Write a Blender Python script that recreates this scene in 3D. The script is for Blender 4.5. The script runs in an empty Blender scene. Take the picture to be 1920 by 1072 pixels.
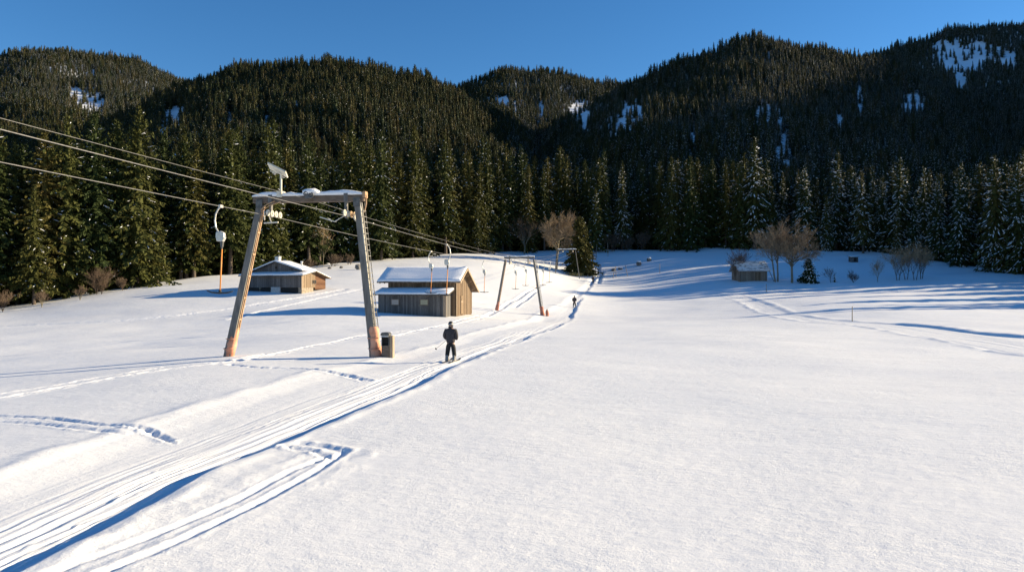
import bpy, math, random
import numpy as np
from mathutils import Vector, Matrix

# ------------------------------------------------------------------ basics
scene = bpy.context.scene
COL = scene.collection
rng = np.random.default_rng(7)
random.seed(7)
F = 1400.0            # focal length in photo pixels (1920 wide)
CAM_Z = 3.3
SUN_E = math.radians(17.0)
SUN_A = math.radians(12.0)          # from +X towards +Y

def tag(o, label=None, cat=None, group=None, kind=None):
    if label: o['label'] = label
    if cat: o['category'] = cat
    if group: o['group'] = group
    if kind: o['kind'] = kind
    return o

def thing(name, label, cat, loc=(0, 0, 0), rotz=0.0, group=None):
    o = bpy.data.objects.new(name, None)
    o.empty_display_size = 0.5
    COL.objects.link(o)
    o.location = loc
    o.rotation_euler = (0, 0, rotz)
    return tag(o, label, cat, group)

def copy_tree(o, parent=None):
    c = o.copy()
    COL.objects.link(c)
    c.parent = parent
    for ch in list(o.children):
        copy_tree(ch, c)
    return c

# ------------------------------------------------------------------ noise
def _hash(ix, iy, seed):
    h = (ix.astype(np.int64) * 374761393 + iy.astype(np.int64) * 668265263 + seed * 1442695041) & 0xFFFFFFFF
    h = ((h ^ (h >> 13)) * 1274126177) & 0xFFFFFFFF
    h = (h ^ (h >> 16)) & 0xFFFF
    return h / 65535.0

def vnoise(x, y, seed=0):
    x = np.asarray(x, float); y = np.asarray(y, float)
    ix = np.floor(x); iy = np.floor(y)
    fx = x - ix; fy = y - iy
    fx = fx * fx * (3 - 2 * fx); fy = fy * fy * (3 - 2 * fy)
    a = _hash(ix, iy, seed); b = _hash(ix + 1, iy, seed)
    c = _hash(ix, iy + 1, seed); d = _hash(ix + 1, iy + 1, seed)
    return (a * (1 - fx) + b * fx) * (1 - fy) + (c * (1 - fx) + d * fx) * fy - 0.5

def fbm(x, y, seed=0, o=3):
    s = 0.0; a = 1.0
    for k in range(o):
        s = s + a * vnoise(x * 2 ** k, y * 2 ** k, seed + k * 17)
        a *= 0.5
    return s

def sstep(a, b, x):
    t = np.clip((x - a) / (b - a), 0, 1)
    return t * t * (3 - 2 * t)

# ------------------------------------------------------------------ terrain
def P(px, py, D):
    return ((px - 960) / F * D, D, CAM_Z - (py - 536) / F * D)

CTRL = [
 # world points near the camera
 (-6, 6, 0), (0, 6, 0), (8, 6, 0), (14, 14, 0), (4, 14, 0), (-4, 14, 0), (-9, 14, -0.02), (-18, 14, -0.55),
 (0, 28, 0), (12, 28, 0.02), (26, 28, 0), (-9, 28, -0.05), (-17, 28, -0.4), (-28, 28, -0.95),
 (-22, 50, -0.75), (-36, 50, -1.4), (-10, 50, -0.2), (0, 50, 0.0), (15, 50, 0.1), (36, 50, 0.0), (-50, 74, -1.2), (-30, 74, -0.5), (60, 50, 0),
]
CTRL += [P(*c) for c in [
 (425, 665, 37.3), (705, 667, 36.0), (845, 678, 32.3),
 (0, 582, 105), (-150, 586, 103), (200, 548, 115), (330, 530, 125), (530, 549, 108), (600, 545, 110), (460, 552, 106),
 (640, 492, 160), (560, 505, 148),
 (800, 590, 82), (710, 591, 79), (885, 588, 86), (640, 580, 84), (800, 540, 115), (800, 500, 150), (760, 483, 178),
 (970, 586, 100), (960, 560, 118), (980, 530, 140), (950, 500, 165), (960, 472, 205), (850, 478, 185),
 (1077, 574, 113), (1110, 545, 145), (1112, 533, 166), (1090, 526, 176), (1150, 505, 192), (1200, 480, 206), (1100, 470, 216),
 (1250, 575, 115), (1250, 541, 148), (1300, 505, 180), (1400, 470, 210), (1410, 528, 150), (1500, 530, 150), (1600, 497, 180),
 (1620, 476, 197), (1600, 560, 105), (1598, 600, 72), (1750, 530, 145), (1700, 485, 190), (1800, 500, 172), (1920, 515, 155),
 (1920, 560, 108), (1920, 600, 72), (1920, 662, 37), (2100, 530, 140), (2100, 600, 72), (2250, 560, 110)]]
CTRL = np.array(CTRL, float)

def tcoord(X, Y):
    return X / (Y + 14.0) * 1.6, np.log(Y + 14.0)

def _tps_fit():
    a, b = tcoord(CTRL[:, 0], CTRL[:, 1]); n = len(a)
    r2 = (a[:, None] - a[None]) ** 2 + (b[:, None] - b[None]) ** 2
    K = 0.5 * r2 * np.log(r2 + 1e-12) + np.eye(n) * 0.0015
    Pm = np.stack([np.ones(n), a, b], 1)
    A = np.block([[K, Pm], [Pm.T, np.zeros((3, 3))]])
    w = np.linalg.solve(A, np.concatenate([CTRL[:, 2], np.zeros(3)]))
    return a, b, w
_TA, _TB, _TW = _tps_fit()

def field_h(X, Y):
    X = np.asarray(X, float); Y = np.asarray(Y, float)
    Yc = np.clip(Y, 5.0, 230.0)
    lim = 0.86 * (Yc + 14)
    a, b = tcoord(np.clip(X, -lim, lim), Yc)
    z = _TW[-3] + _TW[-2] * a + _TW[-1] * b
    for i in range(len(_TA)):
        r2 = (a - _TA[i]) ** 2 + (b - _TB[i]) ** 2
        z = z + _TW[i] * 0.5 * r2 * np.log(r2 + 1e-12)
    return z

YT_PX = np.array([-1500, -600, 0, 200, 330, 480, 640, 850, 960, 1100, 1300, 1400, 1620, 1700, 1800, 1920, 2100, 2600, 4000], float)
YT_Y = np.array([95, 100, 105, 115, 124, 138, 160, 185, 205, 216, 213, 210, 196, 190, 172, 155, 138, 126, 150], float)
def treeline(u):
    return np.interp(960 + u * F, YT_PX, YT_Y)

RIDGES = [  # (distance, tree height taken off, exponent, [(px, py) skyline])
 (1500, 15, 1.45, [(-900, 150), (-300, 95), (-100, 92), (0, 88), (60, 82), (110, 78), (200, 90), (300, 116), (370, 132), (450, 160), (600, 230), (900, 420), (5000, 500)]),
 (800, 10, 1.12, [(-900, 400), (-300, 350), (0, 300), (100, 262), (190, 215), (250, 180), (330, 150), (400, 126), (470, 110), (560, 100), (640, 104), (720, 120), (800, 146), (860, 172), (920, 210), (1000, 262), (1100, 320), (1300, 420), (5000, 500)]),
 (1350, 15, 1.35, [(-900, 520), (300, 420), (600, 290), (700, 235), (800, 180), (860, 158), (930, 132), (960, 128), (1050, 132), (1120, 146), (1200, 150), (1300, 158), (1450, 200), (1700, 380), (5000, 500)]),
 (850, 20, 1.12, [(-900, 520), (700, 440), (900, 330), (1000, 262), (1080, 200), (1130, 168), (1180, 142), (1250, 116), (1320, 86), (1380, 68), (1450, 67), (1550, 76), (1620, 93), (1700, 116), (1760, 140), (1800, 160), (1850, 190), (1920, 220), (2050, 262), (2400, 330), (3500, 400), (5000, 500)]),
 (1350, 6, 1.4, [(-900, 520), (1300, 330), (1500, 175), (1600, 118), (1660, 95), (1740, 78), (1775, 58), (1850, 46), (1920, 48), (2050, 40), (2300, 40), (2800, 120), (5000, 300)]),
]
SH_Y = np.array([100, 150, 205, 216, 240, 254, 262, 275, 290, 330, 430, 606, 780, 1052, 1250, 1440, 2600], float)
SH_Z = np.array([0, 12, 60, 68, 80, 89, 94, 104, 118, 156, 226, 290, 326, 432, 525, 640, 700], float)

def hill_h(X, Y):
    u = np.clip(X / np.maximum(Y, 5.0), -2.4, 2.9)
    px = 960 + u * F
    yt = treeline(u)
    out = np.zeros_like(u)
    zb = 8.0
    yt = yt + 95.0                                   # a flat valley floor, wooded, before the slopes begin
    for k, (D, th, p, prof) in enumerate(RIDGES):
        prof = np.array(prof, float)
        py = np.interp(px, prof[:, 0], prof[:, 1])
        Dk = D * (1 + 0.05 * vnoise(px / 230.0, px * 0, 3 + k) * 2)
        zc = np.maximum((536 - py) / F * Dk + CAM_Z - th - zb, 0)
        s = (Y - yt) / (Dk - yt)
        g = np.where(s < 1, np.clip(s, 0, 1) ** p, 1 - 0.8 * (s - 1))
        hh = np.maximum(zc * g, 0)
        out = np.maximum(out, hh)
    # unseen ridge added beyond the right of the view, shaped to shade the valley
    xc = 0.75 * Y + 200
    hc = np.interp(Y, SH_Y, SH_Z)
    d = X - xc
    out = np.maximum(out, hc * np.clip(1 + d / 165.0, 0, 1))
    n = fbm(X / 95.0, Y / 95.0, 5, 4) * 11 + np.abs(vnoise(X / 60.0, Y / 200.0, 8)) * 10 - 2.5
    return out + n * np.clip(out / 45.0, 0, 1)

def base_h(X, Y):
    X = np.asarray(X, float); Y = np.asarray(Y, float)
    u = np.clip(X / np.maximum(Y, 5.0), -2.4, 2.9)
    yt = treeline(u)
    z = field_h(X, np.minimum(Y, yt + 4))
    return z + np.where(Y > yt - 5, hill_h(X, np.maximum(Y, yt)), hill_h(X, Y) * (X > 0.78 * Y))

def ground_at_px(px, py, y0=5.0, y1=235.0):
    """nearest world point on the ground seen at a photo pixel"""
    Y = np.exp(np.linspace(math.log(y0), math.log(y1), 900))
    X = (px - 960) / F * Y
    z = base_h(X, Y)
    pr = 536 + (CAM_Z - z) / Y * F
    ok = np.nonzero(pr <= py)[0]
    i = ok[0] if len(ok) else len(Y) - 1
    if i > 0:
        t = (pr[i - 1] - py) / (pr[i - 1] - pr[i] + 1e-9)
        y = Y[i - 1] + t * (Y[i] - Y[i - 1])
    else:
        y = Y[0]
    return ((px - 960) / F * y, y)

# --- groomed lanes -------------------------------------------------------
def edge_fn(pxs, pre=None, post=None):
    pts = [ground_at_px(*p) for p in pxs]
    if pre: pts = list(pre) + pts
    if post: pts = pts + list(post)
    pts = np.array(sorted(pts, key=lambda q: q[1]))
    ly = np.log(pts[:, 1] + 4)
    gl = np.linspace(ly[0] - 0.2, ly[-1] + 0.05, 600)
    gx = np.interp(gl, ly, pts[:, 0])
    sl = (pts[1, 0] - pts[0, 0]) / (ly[1] - ly[0])
    gx = np.where(gl < ly[0], pts[0, 0] + sl * (gl - ly[0]), gx)
    k = np.hanning(31); k /= k.sum()
    gs = np.convolve(np.pad(gx, 15, mode='edge'), k, mode='valid')
    return lambda Y: np.interp(np.log(np.maximum(Y, -3) + 4), gl, gs)

LANE_R = edge_fn([(250, 960), (400, 880), (540, 828), (700, 760), (800, 715), (870, 680), (940, 650), (1000, 628), (1060, 603), (1082, 572), (1098, 548), (1113, 528), (1130, 508)], pre=[(-5.9, 4.0), (-5.6, 8.0)])
LANE_L = edge_fn([(0, 885), (150, 832), (300, 785), (450, 735), (600, 695), (740, 665), (830, 640), (930, 612), (1005, 590), (1048, 570), (1075, 548), (1100, 525), (1122, 507)], pre=[(-9.6, 4.0), (-9.5, 9.0)])
# the second lane crosses the field: y as a function of x
_far = [ground_at_px(*p) for p in [(1300, 538), (1340, 541), (1390, 549), (1440, 567), (1490, 588), (1580, 600), (1700, 607), (1810, 620), (1925, 635)]] + [(44, 40)]
_near = [ground_at_px(*p) for p in [(1302, 541), (1345, 546), (1385, 562), (1430, 584), (1500, 601), (1610, 611), (1700, 629), (1810, 650), (1925, 671)]] + [(44, 22)]

def polyline_dist(X, Y, pts):
    best = np.full(X.shape, 1e9); along = np.zeros(X.shape); s0 = 0.0
    side = np.zeros(X.shape)
    for (x0, y0), (x1, y1) in zip(pts[:-1], pts[1:]):
        dx, dy = x1 - x0, y1 - y0
        L = math.hypot(dx, dy) + 1e-9
        t = np.clip(((X - x0) * dx + (Y - y0) * dy) / (L * L), 0, 1)
        d = np.hypot(X - x0 - t * dx, Y - y0 - t * dy)
        m = d < best
        best = np.where(m, d, best); along = np.where(m, s0 + t * L, along)
        side = np.where(m, np.sign((X - x0) * dy - (Y - y0) * dx), side)
        s0 += L
    return best, along, side

def resample(pts, n=60):
    pts = np.array(pts, float)
    d = np.concatenate([[0], np.cumsum(np.hypot(*np.diff(pts, axis=0).T))])
    g = np.linspace(0, d[-1], n)
    x = np.interp(g, d, pts[:, 0]); y = np.interp(g, d, pts[:, 1])
    k = np.array([1, 2, 3, 2, 1.0]); k /= k.sum()
    xs = np.convolve(np.pad(x, 2, mode='edge'), k, mode='valid'); ys = np.convolve(np.pad(y, 2, mode='edge'), k, mode='valid')
    return list(zip(xs, ys))

def gp(*pxs):
    return [ground_at_px(*p) for p in pxs]

LANE2_FAR, LANE2_NEAR = resample(_far, 40), resample(_near, 40)
_t = LANE2_NEAR[20]
S2 = 1.0
_d, _a, _s = polyline_dist(np.array([_t[0]]), np.array([_t[1]]), LANE2_FAR)
S2 = -float(_s[0])

# furrows ploughed by skis and boots: (points, half width, depth, rim height, lumpiness, step length or 0)
FURROWS = [
 # the skier's turn-out beside the lane: a shallow ploughed trough with two ski ruts in it
 (gp((90, 1090), (260, 1018), (420, 955), (560, 890), (628, 857)), 0.36, 0.02, 0.015, 1.4, 0),
 (gp((60, 1085), (200, 1035), (330, 985), (450, 935), (545, 885), (615, 858)), 0.07, 0.034, 0.015, .6, 0),
 (gp((160, 1085), (300, 1030), (440, 965), (560, 905), (625, 865), (645, 850)), 0.08, 0.042, 0.018, .6, 0),
 (gp((645, 850), (600, 838), (560, 834), (535, 838)), 0.12, 0.05, 0.035, 1.0, 0),
 (gp((620, 862), (585, 848), (540, 842)), 0.08, 0.04, 0.03, 1.0, 0),
 (gp((-40, 778), (90, 782), (190, 795), (270, 800), (318, 816)), 0.11, 0.075, 0.03, .8, 0),
 (gp((-40, 788), (60, 792), (150, 802), (230, 812), (290, 806)), 0.10, 0.05, 0.03, .8, 0),
 (gp((230, 798), (280, 806), (325, 820)), 0.06, 0.025, 0.02, 1.2, 0),
 (gp((-30, 752), (100, 730), (200, 712), (300, 693), (430, 680), (480, 668), (540, 655), (600, 645), (700, 627), (800, 617), (880, 602), (925, 590)), 0.2, 0.065, 0.03, 1.0, 0.8),
 (gp((-30, 744), (100, 724), (200, 707), (300, 689), (430, 675), (500, 660)), 0.16, 0.05, 0.025, 1.0, 0.7),
 (gp((430, 682), (480, 688), (560, 690), (650, 700), (690, 708)), 0.18, 0.09, 0.03, 0.8, 0.75),
 (gp((-30, 612), (100, 606), (200, 601), (330, 590), (450, 574), (560, 559), (650, 545)), 0.5, 0.12, 0.05, 0.7, 0),
 (gp((430, 600), (520, 575), (620, 555), (680, 545)), 0.35, 0.10, 0.04, 0.7, 0),
 (gp((895, 592), (930, 583), (955, 570), (985, 548), (1005, 537), (1030, 525)), 0.30, 0.16, 0.05, 0.9, 1.0),
 (gp((965, 578), (985, 562), (1000, 548), (1010, 542)), 0.30, 0.2, 0.05, 0.9, 1.3),
 (gp((700, 640), (790, 618), (870, 598), (900, 590)), 0.2, 0.08, 0.03, 1.0, 0.8),
 (gp((1128, 510), (1125, 520), (1120, 532)), 0.5, 0.35, 0.1, 0.6, 0),
 (gp((840, 655), (905, 640), (960, 655)), 0.12, 0.0, 0.0, 1.0, 0),
]
FURROWS = [(resample(p, 50), w, d, r, l, st) for p, w, d, r, l, st in FURROWS]

def lane_h(X, Y):
    """depth of the lift lane (negative), its mask and the lateral distance from the right edge"""
    xr = LANE_R(Y) + fbm(Y / 2.6, Y * 0, 21, 2) * 0.10 * np.clip(Y / 12, .4, 1.5) + vnoise(Y / .35, Y * 0, 27) * .035
    xl = LANE_L(Y) + fbm(Y / 3.0, Y * 0, 22, 2) * 0.25
    w = np.maximum(xr - xl, 1.0)
    lat = X - xr
    dep = np.interp(Y, [4, 14, 22, 32, 60, 110, 180], [0.18, 0.175, 0.165, 0.13, 0.14, 0.2, 0.26])
    right = 1 - sstep(-0.16, 0.02, lat)
    bank = np.interp(Y, [5, 20, 60, 150], [1.3, 1.3, 1.3, 1.2])
    left = sstep(0, 1, (X - xl) / bank)
    left = 0.25 * sstep(0, .35, (X - xl) / bank) + 0.75 * left
    m = right * left
    frac = np.clip((X - xl) / w, 0, 1)
    z = -dep * m * (0.5 + 0.5 * frac ** .8)
    z = z + 0.035 * np.exp(-((lat - 0.22) / 0.2) ** 2) * (0.6 + 1.3 * vnoise(X * 3, Y * 1.2, 31))
    z = z + 0.05 * np.exp(-((X - xl + 0.25) / 0.3) ** 2) * (0.5 + vnoise(X * 2, Y * .8, 33))
    inside = right * sstep(0.25, 0.8, (X - xl) / w)
    fade = np.clip(1.7 - Y / 50.0, 0.0, 1)
    gro = np.zeros_like(z)
    for lam, A, sd in ((1.3, .016, 1), (0.6, .010, 2)):
        wob = fbm(Y / (9 * lam + 2), Y * 0, 40 + sd, 2) * 1.2 * lam
        gro = gro + A * 2.2 * vnoise((lat + wob) / lam, Y / (16 * lam + 1.5), 50 + sd)
    # ski tracks pressed side by side, each wandering a little and fading in and out
    rk = np.random.default_rng(17)
    for i in range(34):
        f0 = rk.uniform(.22, .97); ww = rk.uniform(.022, .05); dd = rk.uniform(.012, .030); ph = rk.uniform(0, 99)
        c = -w * (1 - f0) + 0.45 * vnoise(Y / rk.uniform(9, 22) + ph, Y * 0, 200 + i) + .05 * vnoise(Y / 2.5 + ph, Y * 0, 300 + i)
        on = sstep(-.22, .05, vnoise(Y / rk.uniform(5, 14) + ph, Y * 0, 400 + i))
        ww = ww * (1 + np.maximum(Y - 14, 0) / 26)
        q = (lat - c) / ww
        gro = gro - dd * on * np.exp(-q * q) + .45 * dd * on * np.exp(-(q - 1.9) ** 2)
    chunk = np.maximum(vnoise(X / .14, Y / .22, 71) - 0.27, 0) * 0.09 * (vnoise(X / 1.1, Y / 2.2, 73) > 0.05)
    z = z + (gro + chunk) * inside * (0.35 + 0.65 * fade)
    return z, inside, lat

def lane2_h(X, Y):
    z = np.zeros_like(X); m = np.zeros_like(X)
    b = (X > 22) & (X < 60) & (Y > 15) & (Y < 165)
    x, y = X[b], Y[b]
    df, al, sf = polyline_dist(x, y, LANE2_FAR); dn, al2, sn = polyline_dist(x, y, LANE2_NEAR)
    sf_ = df * sf; sn_ = dn * sn                      # both negative on the field side / positive beyond
    wob = fbm(al / 3.0, al * 0, 81, 3) * 0.3
    start = sstep(1.0, 14.0, al)
    inn = -(sf_ * S2) + wob                           # > 0 on the lane side of the far edge
    inn2 = (sn_ * S2) + wob * .6                      # > 0 on the lane side of the near edge
    mm = sstep(-.1, .4, inn) * sstep(-.15, .8, inn2) * start
    zz = -0.11 * mm
    zz = zz + 0.07 * np.exp(-((inn + .5) / 0.4) ** 2) * start * (0.8 + vnoise(x * .9, y * .9, 82))
    zz = zz + 0.06 * np.exp(-((inn2 + .35) / 0.3) ** 2) * start * (0.7 + 1.6 * vnoise(x * 1.4, y * 1.4, 83))
    lat = dn
    gro = vnoise(lat / 0.6, al2 / 14.0, 84) * 0.035 + vnoise(lat / 0.3, al2 / 9.0, 85) * 0.02
    z[b] = zz + gro * mm; m[b] = mm
    return z, m

def full_h(X, Y, with_mask=False):
    X = np.asarray(X, float); Y = np.asarray(Y, float)
    sh = X.shape
    X = X.ravel(); Y = Y.ravel()
    z = base_h(X, Y)
    mask = np.zeros_like(z)
    near = (Y < 225) & (np.abs(X) < 1.2 * (Y + 14)) & (Y > -6)
    xx = X[near]; yy = Y[near]
    dz = fbm(xx / 14.0, yy / 9.0, 11, 3) * 0.16 * np.clip(yy / 25, .25, 1.6)
    dz += fbm(xx / 1.3, yy / 0.8, 12, 3) * 0.014
    dz += fbm(xx / 40.0, yy / 22.0, 14, 2) * 0.9 * np.clip((yy - 75) / 60, 0, 1)
    l1, m1, _ = lane_h(xx, yy)
    l2, m2 = lane2_h(xx, yy)
    dz = dz * (1 - 0.6 * np.clip(m1 + m2, 0, 1)) + l1 + l2
    for pts, w, d, r, lump, step in FURROWS:
        pa = np.array(pts)
        R = w * 5
        b = (xx > pa[:, 0].min() - R) & (xx < pa[:, 0].max() + R) & (yy > pa[:, 1].min() - R) & (yy < pa[:, 1].max() + R)
        if not b.any(): continue
        bx, by = xx[b], yy[b]
        dd, al, sd = polyline_dist(bx, by, pts)
        wob = 1 + lump * 0.4 * vnoise(al / 1.7, sd * 3.3, 91)
        dd = dd + lump * w * (0.35 * vnoise(bx / (w * .7), by / (w * 1.0), 92) + .25 * vnoise(bx / .07, by / .1, 95))
        amp = np.clip(0.85 + lump * 0.5 * vnoise(al / 1.1, al * 0, 93) + lump * .5 * vnoise(bx / .16, by / .2, 97), .3, 1.5)
        if step:
            ph = (al / step + 0.5 * (sd > 0))
            amp = amp * (0.6 + 0.5 * np.clip(np.cos(2 * math.pi * ph), 0, 1))
        prof = -d * amp * np.exp(-(dd / (w * wob)) ** 2 * 1.2) + r * np.exp(-((dd - 1.7 * w) / (0.6 * w)) ** 2) * (0.6 + lump * 1.2 * vnoise(bx / .3, by / .3, 94))
        q = dz[b]; q += prof; dz[b] = q
    z[near] += dz
    mask[near] = np.clip(m1 + m2, 0, 1)
    if with_mask:
        lat = np.zeros_like(z)
        return z.reshape(sh), mask.reshape(sh)
    return z.reshape(sh)

def zg(x, y):
    return float(full_h(np.array([x]), np.array([y]))[0])
SUN_W, SUN_C, SKY_S, SKY_SAT, EXPO = 5.0, (1.0, .83, .55), .076, 1.16, 1.09
# ------------------------------------------------------------------ materials
class NT:
    def __init__(self, name):
        self.m = bpy.data.materials.new(name); self.m.use_nodes = True
        self.t = self.m.node_tree; self.t.nodes.clear()
        self.out = self.n('ShaderNodeOutputMaterial')
    def n(self, typ, **kw):
        nd = self.t.nodes.new(typ)
        for k, v in kw.items():
            if k in nd.inputs.keys() if hasattr(nd.inputs, 'keys') else False: nd.inputs[k].default_value = v
            else: setattr(nd, k, v)
        return nd
    def l(self, a, ao, b, bi):
        self.t.links.new(a.outputs[ao], b.inputs[bi])
    def ramp(self, stops):
        r = self.n('ShaderNodeValToRGB')
        e = r.color_ramp.elements
        while len(e) < len(stops): e.new(0.5)
        for el, (p, c) in zip(e, stops):
            el.position = p; el.color = (*c, 1) if len(c) == 3 else c
        return r
    def bsdf(self, **kw):
        b = self.n('ShaderNodeBsdfPrincipled')
        for k, v in kw.items(): b.inputs[k.replace('_', ' ')].default_value = v
        self.l(b, 0, self.out, 0)
        return b
    def coord(self, kind='Object', scale=(1, 1, 1)):
        tc = self.n('ShaderNodeTexCoord'); mp = self.n('ShaderNodeMapping')
        mp.inputs['Scale'].default_value = scale
        self.l(tc, kind, mp, 0)
        return mp
    def noise(self, src, scale, detail=3.0, rough=.55):
        x = self.n('ShaderNodeTexNoise'); x.inputs['Scale'].default_value = scale
        x.inputs['Detail'].default_value = detail; x.inputs['Roughness'].default_value = rough
        self.l(src, 0, x, 'Vector')
        return x
    def math(self, op, a, b=None):
        x = self.n('ShaderNodeMath', operation=op)
        for i, v in enumerate((a, b)):
            if v is None: continue
            if isinstance(v, (int, float)): x.inputs[i].default_value = v
            else: self.t.links.new(v, x.inputs[i])
        return x

def simple_mat(name, c1, c2, scale=6.0, rough=.7, metal=0.0, stretch=(1, 1, 1), bump=0.15, bscale=None):
    k = NT(name)
    mp = k.coord('Object', stretch)
    nz = k.noise(mp, scale, 4)
    rp = k.ramp([(.32, c1), (.68, c2)])
    k.l(nz, 0, rp, 0)
    b = k.bsdf(Roughness=rough, Metallic=metal)
    k.l(rp, 0, b, 'Base Color')
    if bump:
        n2 = k.noise(mp, bscale or scale * 4, 3)
        bp = k.n('ShaderNodeBump'); bp.inputs['Strength'].default_value = bump; bp.inputs['Distance'].default_value = .02
        k.l(n2, 0, bp, 'Height'); k.l(bp, 0, b, 'Normal')
    return k.m

def snow_ground_mat():
    k = NT('packed_and_powder_snow')
    mp = k.coord('Object')
    at = k.n('ShaderNodeAttribute'); at.attribute_name = 'lane'
    b = k.bsdf(Roughness=.55)
    b.inputs['Specular IOR Level'].default_value = .25
    big = k.noise(mp, .09, 3)
    rp = k.ramp([(.3, (.84, .855, .89)), (.7, (.89, .895, .91))])
    k.l(big, 0, rp, 0)
    k.l(rp, 0, b, 'Base Color')
    # bumps: wind ripples, grain, crust
    m2 = k.coord('Object', (1.25, 2.0, 1.0)); m2.inputs['Rotation'].default_value = (0, 0, .35); 
    rip = k.noise(m2, 2.6, 3, .6)
    gr = k.noise(mp, 24.0, 4, .75)
    fine = k.noise(mp, 60.0, 2, .6)
    s1 = k.math('MULTIPLY', rip.outputs[0], .034)
    s2 = k.math('MULTIPLY', gr.outputs[0], .014)
    s3 = k.math('MULTIPLY', fine.outputs[0], .004)
    inv = k.math('SUBTRACT', 1.0, at.outputs['Fac'])
    a1 = k.math('MULTIPLY', s1.outputs[0], inv.outputs[0])
    a2 = k.math('ADD', s2.outputs[0], s3.outputs[0])
    m3 = k.coord('Object', (1, 1, 1)); m3.inputs['Rotation'].default_value = (0, 0, math.radians(9.7)); 
    m4 = k.n('ShaderNodeMapping'); m4.inputs['Scale'].default_value = (11.0, .28, 1.0); k.l(m3, 0, m4, 0)
    ln = k.noise(m4, 1.0, 3, .7)
    s4 = k.math('MULTIPLY', ln.outputs[0], .05); s5 = k.math('MULTIPLY', s4.outputs[0], at.outputs['Fac'])
    a25 = k.math('ADD', a2.outputs[0], s5.outputs[0])
    a3 = k.math('ADD', a1.outputs[0], a25.outputs[0])
    cr = k.noise(mp, .33, 4, .6)                      # wind crust: smooth sheets and rough patches
    cs = k.math('MULTIPLY', cr.outputs[0], 1.8); cs2 = k.math('SUBTRACT', cs.outputs[0], .05)
    a4 = k.math('MULTIPLY', a3.outputs[0], cs2.outputs[0])
    bp = k.n('ShaderNodeBump'); bp.inputs['Strength'].default_value = .66; bp.inputs['Distance'].default_value = 1.0
    k.l(a4, 0, bp, 'Height'); k.l(bp, 0, b, 'Normal')
    return k.m

def snow_mat(name='lying_snow', c=(.86, .87, .9)):
    k = NT(name)
    mp = k.coord('Object')
    b = k.bsdf(Roughness=.6, Base_Color=(*c, 1))
    b.inputs['Specular IOR Level'].default_value = .2
    nz = k.noise(mp, 9.0, 4, .6)
    bp = k.n('ShaderNodeBump'); bp.inputs['Strength'].default_value = .5; bp.inputs['Distance'].default_value = .05
    k.l(nz, 0, bp, 'Height'); k.l(bp, 0, b, 'Normal')
    return k.m

def needle_mat(name, cols, trans=True):
    """foliage: hue varies from tree to tree and from clump to clump"""
    k = NT(name)
    oi = k.n('ShaderNodeObjectInfo')
    rp = k.ramp(cols)
    mp = k.coord('Object')
    nz = k.noise(mp, .55, 3)
    mix = k.math('MULTIPLY', nz.outputs[0], .55)
    half = k.math('MULTIPLY', oi.outputs['Random'], .62)
    s = k.math('ADD', mix.outputs[0], half.outputs[0])
    s2 = k.math('SUBTRACT', s.outputs[0], .08)
    k.l(s2, 0, rp, 0)
    b = k.bsdf(Roughness=.75)
    b.inputs['Specular IOR Level'].default_value = .15
    k.l(rp, 0, b, 'Base Color')
    return k.m

def plank_mat(name, cols, width=.17, gap=True, axis='xy', rough=.85, fadebase=None):
    """vertical boards: tone per board, dark joints, grain and weather streaks"""
    k = NT(name)
    tc = k.n('ShaderNodeTexCoord'); sp = k.n('ShaderNodeSeparateXYZ')
    k.l(tc, 'Object', sp, 0)
    if axis == 'xy': a = k.math('ADD', sp.outputs[0], sp.outputs[1]).outputs[0]
    elif axis == 'z': a = sp.outputs[2]
    else: a = sp.outputs['xyz'.index(axis)]
    q = k.math('DIVIDE', a, width)
    fl = k.math('FLOOR', q.outputs[0]); fr = k.math('FRACT', q.outputs[0])
    wn = k.n('ShaderNodeTexWhiteNoise', noise_dimensions='1D'); k.l(fl, 0, wn, 'W')
    mp = k.coord('Object', (9, 9, .8) if axis != 'z' else (.8, .8, 9))
    nz = k.noise(mp, 2.2, 5, .65)
    m1 = k.math('MULTIPLY', nz.outputs[0], .74)
    m2 = k.math('MULTIPLY', wn.outputs[0], .30)
    sm = k.math('ADD', m1.outputs[0], m2.outputs[0])
    rp = k.ramp(cols); k.l(sm, 0, rp, 0)
    b = k.bsdf(Roughness=rough)
    b.inputs['Specular IOR Level'].default_value = .2
    if gap:
        g = k.math('GREATER_THAN', fr.outputs[0], .07)
        mx = k.n('ShaderNodeMix', data_type='RGBA'); mx.inputs[6].default_value = (.02, .017, .014, 1)
        k.l(g, 0, mx, 0); k.l(rp, 0, mx, 7)
        k.t.links.new(mx.outputs[2], b.inputs['Base Color'])
    else:
        k.l(rp, 0, b, 'Base Color')
    bp = k.n('ShaderNodeBump'); bp.inputs['Strength'].default_value = .4; bp.inputs['Distance'].default_value = .02
    k.l(nz, 0, bp, 'Height'); k.l(bp, 0, b, 'Normal')
    return k.m

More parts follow.
